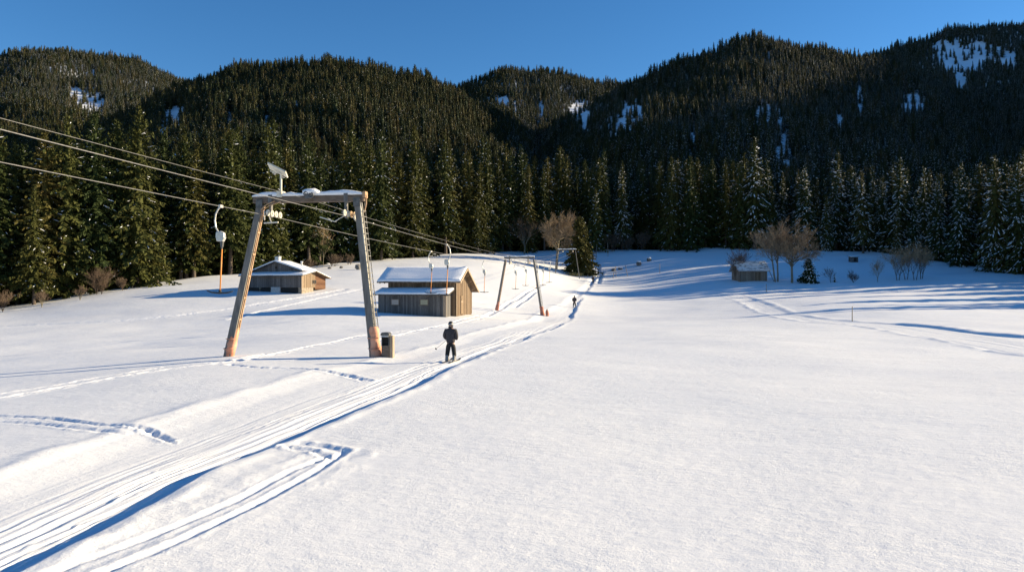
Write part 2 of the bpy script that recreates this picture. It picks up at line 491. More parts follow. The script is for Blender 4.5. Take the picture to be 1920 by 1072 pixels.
M = {}
M['ground'] = snow_ground_mat()
M['snow'] = snow_mat()
M['needle'] = needle_mat('spruce_needles', [(.0, (.018, .031, .010)), (.3, (.033, .046, .012)), (.55, (.056, .061, .015)), (.8, (.080, .071, .018)), (1.0, (.096, .066, .023))])
M['needle_dark'] = needle_mat('far_spruce_needles', [(.0, (.010, .019, .011)), (.3, (.020, .030, .012)), (.55, (.040, .042, .014)), (.78, (.058, .052, .020)), (.9, (.095, .062, .030)), (1.0, (.12, .075, .04))])  # darker than the near needles: hillside shade put into the colour
M['needle_olive'] = needle_mat('bright_spruce_needles', [(.0, (.035, .045, .012)), (.5, (.07, .075, .018)), (1.0, (.10, .095, .025))])
M['bark'] = simple_mat('spruce_bark', (.045, .034, .026), (.12, .09, .07), 3.0, .9, stretch=(6, 6, 1), bump=.4)
M['pale_bark'] = simple_mat('pale_bark', (.10, .085, .06), (.26, .22, .15), 3.0, .9, stretch=(5, 5, 1), bump=.4)
M['twig'] = simple_mat('bare_twigs', (.18, .122, .074), (.35, .255, .15), 1.2, .85, bump=0)
M['twig_bush'] = simple_mat('brush_twigs', (.062, .040, .027), (.135, .088, .055), 1.2, .85, bump=0)
M['twig_dark'] = simple_mat('dark_twigs', (.06, .042, .030), (.14, .095, .06), 1.2, .85, bump=0)
M['plank_grey'] = plank_mat('weathered_grey_boards', [(.2, (.042, .040, .039)), (.5, (.112, .106, .102)), (.8, (.20, .188, .178))], .19)
M['plank_brown'] = plank_mat('sunburnt_brown_boards', [(.2, (.060, .040, .025)), (.5, (.145, .10, .064)), (.8, (.29, .215, .15))], .21)
M['plank_house'] = plank_mat('old_house_boards', [(.2, (.05, .045, .045)), (.5, (.12, .11, .105)), (.8, (.22, .20, .19))], .3)
M['plank_tan'] = plank_mat('tan_house_boards', [(.2, (.10, .07, .043)), (.5, (.24, .17, .11)), (.8, (.38, .29, .20))], .28)
M['plank_red'] = plank_mat('reddish_horizontal_boards', [(.2, (.07, .03, .016)), (.5, (.13, .062, .034)), (.8, (.20, .11, .065))], .3, axis='z')
M['plank_old'] = plank_mat('grey_brown_hay_hut_boards', [(.2, (.08, .062, .046)), (.5, (.19, .15, .115)), (.8, (.31, .26, .21))], .2)
M['timber'] = simple_mat('cut_timber', (.24, .175, .12), (.40, .31, .22), 4, .8, stretch=(8, 8, 1), bump=.2)
M['beam_grey'] = simple_mat('grey_painted_beam', (.10, .095, .09), (.19, .18, .165), 2.2, .7, stretch=(3, 3, .6), bump=.25)
M['beam_rust'] = simple_mat('rusty_orange_strip', (.28, .15, .075), (.52, .35, .21), 2.5, .75, stretch=(4, 4, .8), bump=.2)  # orange also holds the low sun on the tower leg's right side
M['beam_brown'] = simple_mat('brown_timber_beam', (.09, .06, .042), (.20, .15, .11), 2.5, .8, stretch=(1, 6, 6), bump=.25)
M['steel'] = simple_mat('galvanised_steel', (.40, .39, .36), (.62, .60, .55), 5, .45, .45, bump=.1)
M['dark_steel'] = simple_mat('dark_weathered_steel', (.07, .07, .07), (.15, .145, .14), 5, .55, .3, bump=.1)
M['cream_paint'] = simple_mat('chalky_cream_paint', (.52, .47, .38), (.74, .69, .58), 5, .6, 0, bump=.1)
M['rust_paint'] = simple_mat('rusty_wheel_paint', (.34, .20, .10), (.60, .43, .26), 6, .65, 0, bump=.1)
M['cable'] = simple_mat('steel_wire_rope', (.16, .155, .15), (.27, .26, .25), 20, .45, .3, bump=.0)
M['orange_pole'] = simple_mat('orange_rubber_pole', (.66, .22, .035), (.80, .33, .07), 3, .5, 0, stretch=(3, 3, .5), bump=.05)
M['black_rubber'] = simple_mat('black_rubber', (.014, .014, .016), (.03, .03, .032), 6, .6, 0, bump=.05)
M['tarp'] = simple_mat('faded_orange_tarpaulin', (.46, .18, .10), (.72, .37, .24), 2.2, .75, 0, bump=.7, bscale=5)
M['padding_red'] = simple_mat('faded_red_padding', (.34, .12, .075), (.50, .22, .15), 3, .75, 0, bump=.4)
M['stone'] = simple_mat('rubble_stone', (.16, .13, .10), (.42, .34, .25), 3.2, .9, 0, bump=.8)
M['concrete'] = simple_mat('pale_concrete', (.34, .34, .34), (.5, .5, .49), 3, .85, 0, bump=.2)
M['whitewash'] = simple_mat('white_plaster', (.66, .63, .58), (.8, .77, .71), 3, .85, 0, bump=.2)
M['void'] = simple_mat('dark_recess', (.010, .009, .009), (.022, .02, .018), 3, .9, 0, bump=0)  # near-black colour stands in for the shade inside hollows and openings
M['shutter'] = simple_mat('pale_board_shutter', (.34, .29, .25), (.46, .40, .35), 5, .85, 0, stretch=(1, 1, 5), bump=.1)
M['shutter_olive'] = simple_mat('olive_board_shutter', (.27, .26, .18), (.38, .36, .26), 5, .85, 0, stretch=(1, 1, 5), bump=.1)
M['jacket'] = simple_mat('dark_plum_jacket_cloth', (.022, .019, .024), (.05, .042, .048), 5, .8, 0, bump=.5, bscale=9)
M['trousers'] = simple_mat('black_ski_trousers', (.008, .008, .009), (.02, .02, .021), 5, .85, 0, bump=.4, bscale=8)
M['skin'] = simple_mat('skin', (.46, .27, .19), (.55, .34, .25), 5, .6, 0, bump=.02)
M['glove'] = simple_mat('black_glove_leather', (.012, .012, .013), (.025, .025, .026), 9, .6, 0, bump=.1)
M['helmet'] = simple_mat('matt_black_helmet_shell', (.012, .012, .014), (.022, .022, .024), 4, .45, 0, bump=.02)
M['boot'] = simple_mat('grey_ski_boot_plastic', (.16, .15, .14), (.34, .32, .30), 7, .5, 0, bump=.1)
M['ski'] = simple_mat('dark_ski_topsheet', (.05, .05, .055), (.12, .11, .10), 4, .4, 0, stretch=(5, 1, 1), bump=.02)
M['goggle'] = simple_mat('pale_goggle_strap', (.45, .45, .45), (.6, .6, .6), 5, .4, 0, bump=.02)
M['panel'] = simple_mat('pale_lamp_glass', (.55, .52, .42), (.70, .66, .54), 5, .35, 0, bump=.02)
M['shingle'] = simple_mat('snow_flecked_shingles', (.22, .21, .205), (.48, .47, .47), 6, .9, 0, stretch=(2, 1, 1), bump=.5)
M['moss'] = simple_mat('dry_grass_and_moss', (.12, .10, .03), (.26, .20, .08), 4, .95, 0, bump=.5)
M['rock'] = simple_mat('grey_rock', (.09, .085, .08), (.20, .19, .18), 3, .9, 0, bump=.7)
M['marker'] = simple_mat('wooden_marker_pole', (.22, .17, .12), (.36, .29, .21), 4, .8, 0, bump=.1)

# ------------------------------------------------------------------ mesh builder
class MB:
    def __init__(self):
        self.v = []; self.f = []; self.mi = []
    def add(self, vs, fs, mi=0):
        o = len(self.v)
        self.v.extend([tuple(map(float, p)) for p in vs])
        self.f.extend([tuple(i + o for i in q) for q in fs]); self.mi.extend([mi] * len(fs))
        return self
    def box(self, c, s, rot=None, mi=0):
        pts = []
        for dz in (-.5, .5):
            for dy in (-.5, .5):
                for dx in (-.5, .5):
                    p = Vector((dx * s[0], dy * s[1], dz * s[2]))
                    if rot is not None: p = rot @ p
                    pts.append(p + Vector(c))
        return self.add(pts, [(0, 2, 3, 1), (4, 5, 7, 6), (0, 1, 5, 4), (2, 6, 7, 3), (0, 4, 6, 2), (1, 3, 7, 5)], mi)
    def bar(self, p0, p1, w, h, up=(0, 0, 1), w1=None, h1=None, mi=0):
        p0, p1 = Vector(p0), Vector(p1)
        d = (p1 - p0).normalized()
        sx = d.cross(Vector(up))
        if sx.length < 1e-4: sx = d.cross(Vector((0, 1, 0)))
        sx.normalize(); sy = sx.cross(d)
        w1 = w if w1 is None else w1; h1 = h if h1 is None else h1
        pts = [p0 + sx * a * w / 2 + sy * b * h / 2 for a, b in ((-1, -1), (1, -1), (1, 1), (-1, 1))]
        pts += [p1 + sx * a * w1 / 2 + sy * b * h1 / 2 for a, b in ((-1, -1), (1, -1), (1, 1), (-1, 1))]
        return self.add(pts, [(3, 2, 1, 0), (4, 5, 6, 7), (0, 1, 5, 4), (1, 2, 6, 5), (2, 3, 7, 6), (3, 0, 4, 7)], mi)
    def tube(self, pts, r, n=8, cap=True, mi=0):
        pts = [Vector(p) for p in pts]
        if not hasattr(r, '__len__'): r = [r] * len(pts)
        vs = []; ref = None
        for i, p in enumerate(pts):
            d = (pts[min(i + 1, len(pts) - 1)] - pts[max(i - 1, 0)])
            d = d.normalized() if d.length > 1e-9 else Vector((0, 0, 1))
            if ref is None:
                ref = d.orthogonal().normalized()
            ref = (ref - d * ref.dot(d)).normalized()
            bi = d.cross(ref)
            for k in range(n):
                a = 2 * math.pi * k / n
                vs.append(p + (ref * math.cos(a) + bi * math.sin(a)) * r[i])
        fs = []
        for i in range(len(pts) - 1):
            for k in range(n):
                a, b = i * n + k, i * n + (k + 1) % n
                fs.append((a, b, b + n, a + n))
        if cap:
            fs.append(tuple(range(n))[::-1]); fs.append(tuple(range((len(pts) - 1) * n, len(pts) * n)))
        return self.add(vs, fs, mi)
    def prism(self, poly, a, b, axis='x', mi=0):
        """poly: 2D outline; extruded from a to b along axis (outline in the other two axes)"""
        def P3(q, t):
            return (t, q[0], q[1]) if axis == 'x' else ((q[0], t, q[1]) if axis == 'y' else (q[0], q[1], t))
        n = len(poly)
        vs = [P3(q, a) for q in poly] + [P3(q, b) for q in poly]
        fs = [tuple(range(n)), tuple(range(2 * n - 1, n - 1, -1))]
        for i in range(n):
            j = (i + 1) % n
            fs.append((i, i + n, j + n, j))
        return self.add(vs, fs, mi)
    def ring(self, c, R, r, axis=(0, 1, 0), n=18, m=8, mi=0):
        c = Vector(c); ax = Vector(axis).normalized(); u = ax.orthogonal().normalized(); w = ax.cross(u)
        vs = []; fs = []
        for i in range(n):
            a = 2 * math.pi * i / n; d = u * math.cos(a) + w * math.sin(a)
            for j in range(m):
                b = 2 * math.pi * j / m
                vs.append(c + d * (R + r * math.cos(b)) + ax * r * math.sin(b))
        for i in range(n):
            for j in range(m):
                fs.append((i * m + j, ((i + 1) % n) * m + j, ((i + 1) % n) * m + (j + 1) % m, i * m + (j + 1) % m))
        return self.add(vs, fs, mi)
    def blob(self, c, s, seed=0, amp=.25, n=10, m=7, mi=0):
        """a rough rounded lump"""
        c = Vector(c); vs = []; fs = []
        rg = np.random.default_rng(seed)
        for i in range(m + 1):
            th = math.pi * i / m
            for j in range(n):
                ph = 2 * math.pi * j / n
                k = 1 + amp * (rg.random() - .5) * 2 * (0 < i < m)
                vs.append(c + Vector((s[0] * math.sin(th) * math.cos(ph), s[1] * math.sin(th) * math.sin(ph), s[2] * math.cos(th))) * k)
        for i in range(m):
            for j in range(n):
                fs.append((i * n + j, (i + 1) * n + j, (i + 1) * n + (j + 1) % n, i * n + (j + 1) % n))
        return self.add(vs, fs, mi)
    def mesh(self, name, mats, smooth=False):
        me = bpy.data.meshes.new(name)
        me.from_pydata(self.v, [], self.f)
        for m in (mats if isinstance(mats, (list, tuple)) else [mats]): me.materials.append(m)
        if any(self.mi): me.polygons.foreach_set('material_index', self.mi)
        if smooth: me.polygons.foreach_set('use_smooth', [True] * len(me.polygons))
        me.update()
        import bmesh
        bm = bmesh.new(); bm.from_mesh(me)
        bmesh.ops.remove_doubles(bm, verts=bm.verts, dist=1e-5) if smooth else None
        bmesh.ops.recalc_face_normals(bm, faces=bm.faces)
        bm.to_mesh(me); bm.free()
        return me
    def build(self, name, mats, parent=None, smooth=False, bevel=0.0):
        o = bpy.data.objects.new(name, self.mesh(name, mats, smooth))
        COL.objects.link(o)
        if parent is not None: o.parent = parent
        if bevel:
            md = o.modifiers.new('soft_edges', 'BEVEL'); md.width = bevel; md.segments = 2; md.limit_method = 'ANGLE'
        return o

def np_mesh(name, verts, quads, mats, mi=None, smooth=False, nper=4):
    """fast mesh from numpy arrays (faces all with nper corners)"""
    me = bpy.data.meshes.new(name)
    me.vertices.add(len(verts)); me.vertices.foreach_set('co', np.ascontiguousarray(verts, np.float32).ravel())
    nf = len(quads)
    me.loops.add(nf * nper); me.loops.foreach_set('vertex_index', np.ascontiguousarray(quads, np.int32).ravel())
    me.polygons.add(nf)
    me.polygons.foreach_set('loop_start', np.arange(0, nf * nper, nper, dtype=np.int32))
    me.polygons.foreach_set('loop_total', np.full(nf, nper, np.int32))
    for m in mats: me.materials.append(m)
    if mi is not None: me.polygons.foreach_set('material_index', np.ascontiguousarray(mi, np.int32))
    if smooth: me.polygons.foreach_set('use_smooth', np.ones(nf, bool))
    me.update(calc_edges=True)
    return me

# ------------------------------------------------------------------ the ground
def build_ground():
    t_in = np.concatenate([np.linspace(-.76, -.46, 150)[:-1], np.linspace(-.46, .03, 640)[:-1], np.linspace(.03, .76, 400)])
    d0 = t_in[-1] - t_in[-2]
    out = []; t = .76; d = d0
    while t < 6:
        d *= 1.045; t += d; out.append(t)
    out = np.array(out)
    T = np.concatenate([-out[::-1], t_in, out])
    L = []
    y = -8.0
    while y < 2600:
        L.append(y)
        k = .010 if y < 4 else (.0036 if y < 60 else (.0046 if y < 235 else .014))
        y += k * (y + 14)
    Yr = np.array(L)
    X = T[None] * (Yr[:, None] + 14); Y = np.repeat(Yr[:, None], len(T), 1)
    Z, mask = full_h(X, Y, True)
    nr, nc = X.shape
    V = np.stack([X, Y, Z], -1).reshape(-1, 3)
    idx = np.arange(nr * nc).reshape(nr, nc)
    Q = np.stack([idx[:-1, :-1], idx[:-1, 1:], idx[1:, 1:], idx[1:, :-1]], -1).reshape(-1, 4)
    me = np_mesh('ground', V, Q, [M['ground']], smooth=True)
    at = me.attributes.new('lane', 'FLOAT', 'POINT'); at.data.foreach_set('value', mask.ravel().astype(np.float32))
    o = bpy.data.objects.new('ground', me); COL.objects.link(o)
    tag(o, 'sunlit snow field rising to forested slopes, with groomed lift lane and ski tracks', 'ground', kind='structure')
build_ground()
# ------------------------------------------------------------------ conifers
def conifer(seed, H, R, whorl, nbr, nk, snow, bare=.06, twl=1.0, tri_hang=True, shape=.85, droop=.30, sn_len=.75, sn_w=.17, ragged=.25):
    """returns crown arrays (verts, quads, material index): kite-shaped sprays on drooping limbs, with snow lying on them"""
    rg = np.random.default_rng(seed)
    KV = []; KM = []
    z = H * bare
    lob = rg.uniform(0, 6.28, 3)
    while z < H * .985:
        f = 1 - (z - H * bare) / (H * (1 - bare))          # 1 at base, 0 at tip
        prof = (f ** shape) * (1 - .25 * max(0, (f - .8) / .2) * rg.random())
        Lm = R * prof + .12
        nb = max(4, int(nbr * (.6 + .6 * f)))
        a0 = rg.uniform(0, 6.28)
        for b in range(nb):
            az = a0 + 2 * math.pi * b / nb + rg.normal(0, .25)
            L = Lm * np.clip(rg.normal(1.0, ragged), .35, 1.5) * (1 + .16 * math.sin(2 * az + lob[0] + z * .35))
            zz = z + rg.normal(0, whorl * .4)
            e0 = .75 - 1.0 * min(1, f * 2.2) + rg.normal(0, .1)
            dr = droop * (1.2 if f > .3 else .6) * rg.uniform(.7, 1.3)
            rad = np.array([math.cos(az), math.sin(az), 0.0]); lat = np.array([-rad[1], rad[0], 0.0])
            n = max(2, int(nk * (L / R) ** .6 + .5))
            t = (np.arange(n) + rg.random(n) * .8) / n * .88 + .12
            up = e0 * t - dr * t * t + .20 * t ** 4
            base = rad[None] * (L * t)[:, None]; base[:, 2] = zz + L * up
            slope = e0 - 2 * dr * t + .8 * t ** 3
            ax = rad[None] * np.ones((n, 1)); ax = ax.copy(); ax[:, 2] = slope
            ax /= np.linalg.norm(ax, axis=1)[:, None]
            for side in (-1, 1):
                dirv = ax * rg.uniform(.45, .95, n)[:, None] + lat[None] * side * rg.uniform(.45, 1.0, n)[:, None]
                dirv[:, 2] -= rg.uniform(.05, .5, n)
                dirv /= np.linalg.norm(dirv, axis=1)[:, None]
                l = twl * np.clip((.34 + .30 * L) * (1.15 - .6 * t), .22, 1.15) * rg.uniform(.7, 1.3, n) * .72
                wd = l * rg.uniform(.16, .30, n)
                cr = np.cross(dirv, np.array([0, 0, 1.0])[None] + rg.normal(0, .55, (n, 3))); cr /= np.linalg.norm(cr, axis=1)[:, None]
                mid = base + dirv * (l * .42)[:, None]
                KV.append(np.stack([base, mid + cr * wd[:, None], base + dirv * l[:, None], mid - cr * wd[:, None]], 1)); KM.append(np.zeros(n, int))
            if tri_hang:
                l = twl * np.clip(.25 + .14 * L, .2, .75) * rg.uniform(.6, 1.3, n)
                dirv = rg.normal(0, .28, (n, 3)) + ax * .35; dirv[:, 2] -= 1.0
                dirv /= np.linalg.norm(dirv, axis=1)[:, None]
                cr = rg.normal(0, 1, (n, 3)); cr -= dirv * (cr * dirv).sum(1)[:, None]; cr /= np.linalg.norm(cr, axis=1)[:, None]
                wd = l * rg.uniform(.18, .34, n)
                mid = base + dirv * (l * .4)[:, None]
                KV.append(np.stack([base, mid + cr * wd[:, None], base + dirv * l[:, None], mid - cr * wd[:, None]], 1)); KM.append(np.zeros(n, int))
            # snow cushions: little four-sided heaps along the limb
            ns = rg.poisson(snow * (.5 + 1.6 * L / R) * (1.25 if f > .12 else .5))
            for _ in range(ns):
                tc = rg.uniform(.35, 1.02)
                sl = min(sn_len * rg.uniform(.45, 1.35), L * .7 + .1); sw = sn_w * rg.uniform(.6, 1.4)
                c = rad * (L * tc); c[2] = zz + L * (e0 * tc - dr * tc * tc + .2 * tc ** 4) + .05
                off = lat * rg.normal(0, .10 * L)
                c = c + off; c[2] -= abs(rg.normal(0, .05))
                s_ = e0 - 2 * dr * tc + .8 * tc ** 3
                d = rad + lat * rg.normal(0, .3); d[2] = s_; d /= np.linalg.norm(d)
                wv = np.cross(d, [0, 0, 1.0]); wv /= np.linalg.norm(wv)
                h = sw * .75
                p0 = c - d * sl / 2; p1 = c + d * sl / 2 - np.array([0, 0, .06]); q0 = c + wv * sw; q1 = c - wv * sw; tp = c + np.array([0, 0, h])
                q0[2] -= .05; q1[2] -= .05
                pa = c - d * sl * .2 + np.array([0, 0, h]); pb = c + d * sl * .22 + np.array([0, 0, h * .9])
                KV.append(np.array([[p0, q0, pb, pa], [p0, pa, pb, q1], [pb, q0, p1, q1]])); KM.append(np.ones(3, int))
        z += whorl * rg.uniform(.75, 1.25) * (.45 + .55 * min(1, f * 2.0))
    # leader
    for k in range(6):
        a = rg.uniform(0, 6.28); c = np.array([math.cos(a), math.sin(a), 0]) * .07 * H / 20
        b = np.array([0, 0, H * .95]); tpt = np.array([0, 0, H * 1.01])
        KV.append(np.array([[b, b * .4 + tpt * .6 + c, tpt, b * .4 + tpt * .6 - c]])); KM.append(np.zeros(1, int))
    V = np.concatenate(KV).reshape(-1, 3); mi = np.concatenate(KM)
    Q = np.arange(len(V)).reshape(-1, 4)
    return V, Q, mi

def core_arrays(seed, H, R, bare, shape, frac, m=9, n=7):
    """the closed dark heart of the crown, where sprays overlap too thickly to see through"""
    rg = np.random.default_rng(seed + 999)
    V, Q = [], []
    for i in range(m + 1):
        t = i / m; f = 1 - t
        r0 = R * frac * (f ** shape) + .01
        for k in range(n):
            a = 2 * math.pi * (k + .5 * (i % 2)) / n
            r = r0 * rg.uniform(.6, 1.2)
            V.append((r * math.cos(a), r * math.sin(a), H * (bare + .03 + (.95 - bare) * t) - (.1 * r0 * rg.random() * 2)))
    for i in range(m):
        for k in range(n): Q.append((i * n + k, i * n + (k + 1) % n, (i + 1) * n + (k + 1) % n, (i + 1) * n + k))
    return np.array(V), np.array(Q)

def trunk_arrays(H, r0, n=7, m=6, seed=0):
    rg = np.random.default_rng(seed)
    V = []; Q = []
    for i in range(m + 1):
        t = i / m
        r = r0 * (1 - t) ** .8 + .015
        if i == 0: r *= 1.35
        for k in range(n):
            a = 2 * math.pi * k / n
            V.append((r * math.cos(a) + .04 * math.sin(t * 9 + seed), r * math.sin(a), -0.6 + t * (H * .97 + .6)))
    for i in range(m):
        for k in range(n):
            Q.append((i * n + k, i * n + (k + 1) % n, (i + 1) * n + (k + 1) % n, (i + 1) * n + k))
    return np.array(V), np.array(Q)

def crown_mesh(name, needle='needle', core=.24, **kw):
    V, Q, mi = conifer(**kw)
    cv, cq = core_arrays(kw['seed'], kw['H'], kw['R'], kw.get('bare', .06), kw.get('shape', .85), core, 14, 9)
    Q = np.concatenate([Q, cq + len(V)]); V = np.concatenate([V, cv]); mi = np.concatenate([mi, np.zeros(len(cq), int)])
    return np_mesh(name, V, Q, [M[needle], M['snow']], mi)

def one_piece(name, needle, r0, **kw):
    V, Q, mi = conifer(**kw)
    cv, cq = core_arrays(kw['seed'], kw['H'], kw['R'], kw.get('bare', .06), kw.get('shape', .85), .46)
    Q = np.concatenate([Q, cq + len(V)]); V = np.concatenate([V, cv]); mi = np.concatenate([mi, np.zeros(len(cq), int)])
    tv, tq = trunk_arrays(kw['H'] * .5, r0, 5, 2, kw['seed'])
    return np_mesh(name, np.concatenate([V, tv]), np.concatenate([Q, tq + len(V)]), [M[needle], M['snow'], M['bark']], np.concatenate([mi, np.full(len(tq), 2)]))

# near variants: (crown mesh, trunk mesh, height)
SUNNY, SNOWY, MID = [], [], []
for i in range(5):
    H = 25.0
    kw = dict(seed=100 + i, H=H, R=[4.3, 3.7, 3.4, 4.6, 3.2][i], whorl=.54, nbr=9, nk=12, twl=.88, snow=.11, bare=[.05, .10, .16, .04, .2][i], sn_len=.95, sn_w=.07, ragged=.30, shape=[.72, .8, .85, .62, .8][i])
    me = crown_mesh('spruce_crown', 'needle', **kw)
    tv, tq = trunk_arrays(H, .30, 8, 8, i)
    SUNNY.append((me, np_mesh('spruce_trunk', tv, tq, [M['bark']], smooth=True), H))
for i in range(5):
    H = 25.0
    kw = dict(seed=200 + i, H=H, R=[3.7, 3.2, 4.1, 3.4, 2.8][i], whorl=.58, nbr=8, nk=11, twl=.9, snow=.55, bare=[.05, .12, .06, .2, .15][i], sn_len=1.45, sn_w=.125, ragged=.28, droop=.42, shape=[.75, .8, .7, .8, .85][i])
    me = crown_mesh('spruce_crown', 'needle', **kw)
    tv, tq = trunk_arrays(H, .30, 8, 8, 10 + i)
    SNOWY.append((me, np_mesh('spruce_trunk', tv, tq, [M['bark']], smooth=True), H))
for i in range(4):
    H = 25.0
    kw = dict(seed=300 + i, H=H, R=[3.4, 3.0, 3.7, 2.8][i], whorl=.56, nbr=8, nk=11, twl=.9, snow=.16, bare=[.06, .14, .1, .2][i], sn_len=1.0, sn_w=.09, ragged=.28, droop=.36, shape=[.75, .85, .7, .8][i])
    me = crown_mesh('spruce_crown', 'needle', **kw)
    tv, tq = trunk_arrays(H, .30, 8, 8, 20 + i)
    MID.append((me, np_mesh('spruce_trunk', tv, tq, [M['bark']], smooth=True), H))

# --- where the trees stand: jittered hexagonal lattice from the edge of the field upwards
def px_of(X, Y):
    return 960 + X / Y * F

CLEAR = [  # openings in the forest, as ellipses in the photo (px, py, rx, ry, angle deg)
 (160, 184, 36, 12, 25), (184, 192, 12, 16, 20), (325, 215, 24, 11, -30), (430, 215, 5, 28, 0), (500, 225, 5, 24, 0), (556, 205, 4, 16, 0), (308, 232, 8, 14, 0),
 (940, 186, 12, 6, 10), (964, 200, 4, 9, 0), (1015, 198, 4, 9, 0), (1085, 207, 20, 12, 30), (1095, 225, 9, 8, 0), (1182, 213, 30, 17, -45), (1143, 225, 6, 12, 0), (1160, 235, 10, 8, -30),
 (1298, 264, 12, 8, 0), (1431, 160, 3, 22, 0), (1459, 238, 6, 30, 0), (1470, 285, 15, 28, 0), (1480, 318, 6, 26, 0), (1456, 345, 6, 28, 0), (1464, 310, 8, 26, 0), (1440, 215, 4, 18, 0), (1420, 228, 6, 20, 0), (1614, 180, 7, 14, 0), (1573, 225, 5, 9, 0), (1700, 182, 10, 6, 20), (1725, 180, 16, 8, 15),
 (1790, 100, 38, 22, 10), (1800, 135, 14, 26, 0), (1850, 100, 30, 16, 5), (1890, 112, 14, 12, 0), (1765, 92, 14, 14, 0), (1815, 110, 26, 12, 20)]
def cleared(px, py, grow=1.0):
    out = np.zeros(px.shape, bool)
    grow = grow * (1 + .9 * vnoise(px / 5.0, py / 5.0, 501) + .5 * vnoise(px / 14.0, py / 14.0, 502))
    for cx, cy, rx, ry, an in CLEAR:
        a = math.radians(an)
        dx = px - cx; dy = py - cy
        x = dx * math.cos(a) + dy * math.sin(a); y = -dx * math.sin(a) + dy * math.cos(a)
        out |= (x / (rx * grow)) ** 2 + (y / (ry * grow)) ** 2 < 1
    return out

def lattice(y0, y1, sp, seed, umin=-.86, umax=.80):
    rg = np.random.default_rng(seed)
    xs = np.arange(umin * y1, umax * y1, sp); ys = np.arange(y0, y1, sp * .87)
    X, Y = np.meshgrid(xs, ys)
    X = X + (np.arange(len(ys)) % 2)[:, None] * sp / 2
    X = (X + rg.uniform(-.42, .42, X.shape) * sp).ravel(); Y = (Y + rg.uniform(-.42, .42, Y.shape) * sp).ravel()
    k = (X / Y > umin) & (X / Y < umax)
    return X[k], Y[k]

# front belt: trees one can tell apart
fx, fy = lattice(95, 262, 5.3, 41, -.80, .78)
ut = fx / fy
dt = fy - treeline(ut) - vnoise(fx / 9.0, fx * 0, 55) * 7
k = (dt > 0)
# glades in the belt
gl_px = px_of(fx, fy)
k &= ~((gl_px > 1170) & (gl_px < 1265) & (dt < 24) & (rng.random(len(fx)) < .75))
k &= ~((gl_px > 1545) & (gl_px < 1655) & (dt < 14) & (rng.random(len(fx)) < .6))
fx, fy, dt = fx[k], fy[k], dt[k]
order = np.argsort(dt + 0.0)
fx, fy, dt = fx[order], fy[order], dt[order]
vis = (px_of(fx, fy) > -70) & (px_of(fx, fy) < 1990)
ii = np.nonzero(vis)[0]
N_IND = 292
near_i = ii[:N_IND]
rest_mask = np.ones(len(fx), bool); rest_mask[near_i] = False

LAND = [(0, 'the sunlit end', 0), (185, 'the bare bush below the big spruces'), (300, 0), (535, 'the farmhouse gable'), (700, 'the laddered tower leg'),
        (972, 'the second lift tower'), (1088, 'the lone fir beside the lane'), (1250, 'the snowy glade'), (1414, 'the shingled hay hut'), (1600, 'the little dark shed'), (1705, 'the bare thicket'), (1920, 'the shaded end')]
LAND = [(p, t) for p, t, *_ in LAND if t]
ORD = ['first', 'second', 'third', 'fourth', 'fifth', 'sixth', 'seventh', 'eighth', 'ninth', 'tenth', 'eleventh', 'twelfth', 'thirteenth', 'fourteenth', 'fifteenth', 'sixteenth']
protos = {}
def spruce_at(variants, vi, x, y, h, rz, label, group):
    me_c, me_t, H = variants[vi]
    key = (id(variants), vi)
    if key not in protos:
        t = thing('spruce_tree', label, 'tree')
        for nm, me in (('trunk', me_t), ('crown', me_c)):
            o = bpy.data.objects.new(nm, me); COL.objects.link(o); o.parent = t
        protos[key] = t; o = t
    else:
        o = copy_tree(protos[key])
    s = h / H
    w = s * random.uniform(.88, 1.18)
    o.scale = (w, w, s)
    o.location = (x, y, zg(x, y) - .15); o.rotation_euler = (random.gauss(0, .012), random.gauss(0, .012), rz)
    tag(o, label, 'tree', group)
    return o

front_rows = []
for i in near_i:
    px = px_of(fx[i], fy[i])
    if px < 470: kind = 'sunny'
    elif px < 1000: kind = 'mid'
    elif px < 1460: kind = 'mid' if random.random() < .6 else 'snowy'
    else: kind = 'snowy'
    front_rows.append((i, px, kind))
front_rows.sort(key=lambda q: q[1])
# a tree counts as front row when nothing of the belt stands before it
taken = []
front_set = set()
for i, px, kind in sorted(front_rows, key=lambda q: dt[q[0]]):
    r = 2.4 / fy[i] * F
    if -10 < px < 1930 and dt[i] < 13 and all(abs(px - q) > r for q in taken):
        taken.append(px); front_set.add(i)
LK = {'sunny': 'sunlit olive spruce', 'mid': 'dark snow-flecked spruce', 'snowy': 'snow-laden shaded spruce'}
labels = {}
for side in (0, 1):
    for li, (lp, lt) in enumerate(LAND):
        grp = sorted([(abs(px - lp), i, kind) for i, px, kind in front_rows if i in front_set and min(range(len(LAND)), key=lambda q: abs(LAND[q][0] - px)) == li and (px >= lp) == bool(side)])
        for k_, (d, i, kind) in enumerate(grp):
            labels[i] = f"{LK[kind]}, {ORD[min(k_, 15)]} in the front row {'past' if side else 'before'} {lt}"
def zone(px):
    for lim, t in ((235, 'behind the bare bush beyond the near lift bar'), (640, 'behind the farmhouse and the first tower'), (1000, 'behind the plank hut and second tower'), (1300, 'behind the lone fir and the glade'), (1560, 'behind the hay hut and round bare trees'), (9999, 'behind the thicket at the shaded end')):
        if px < lim: return t
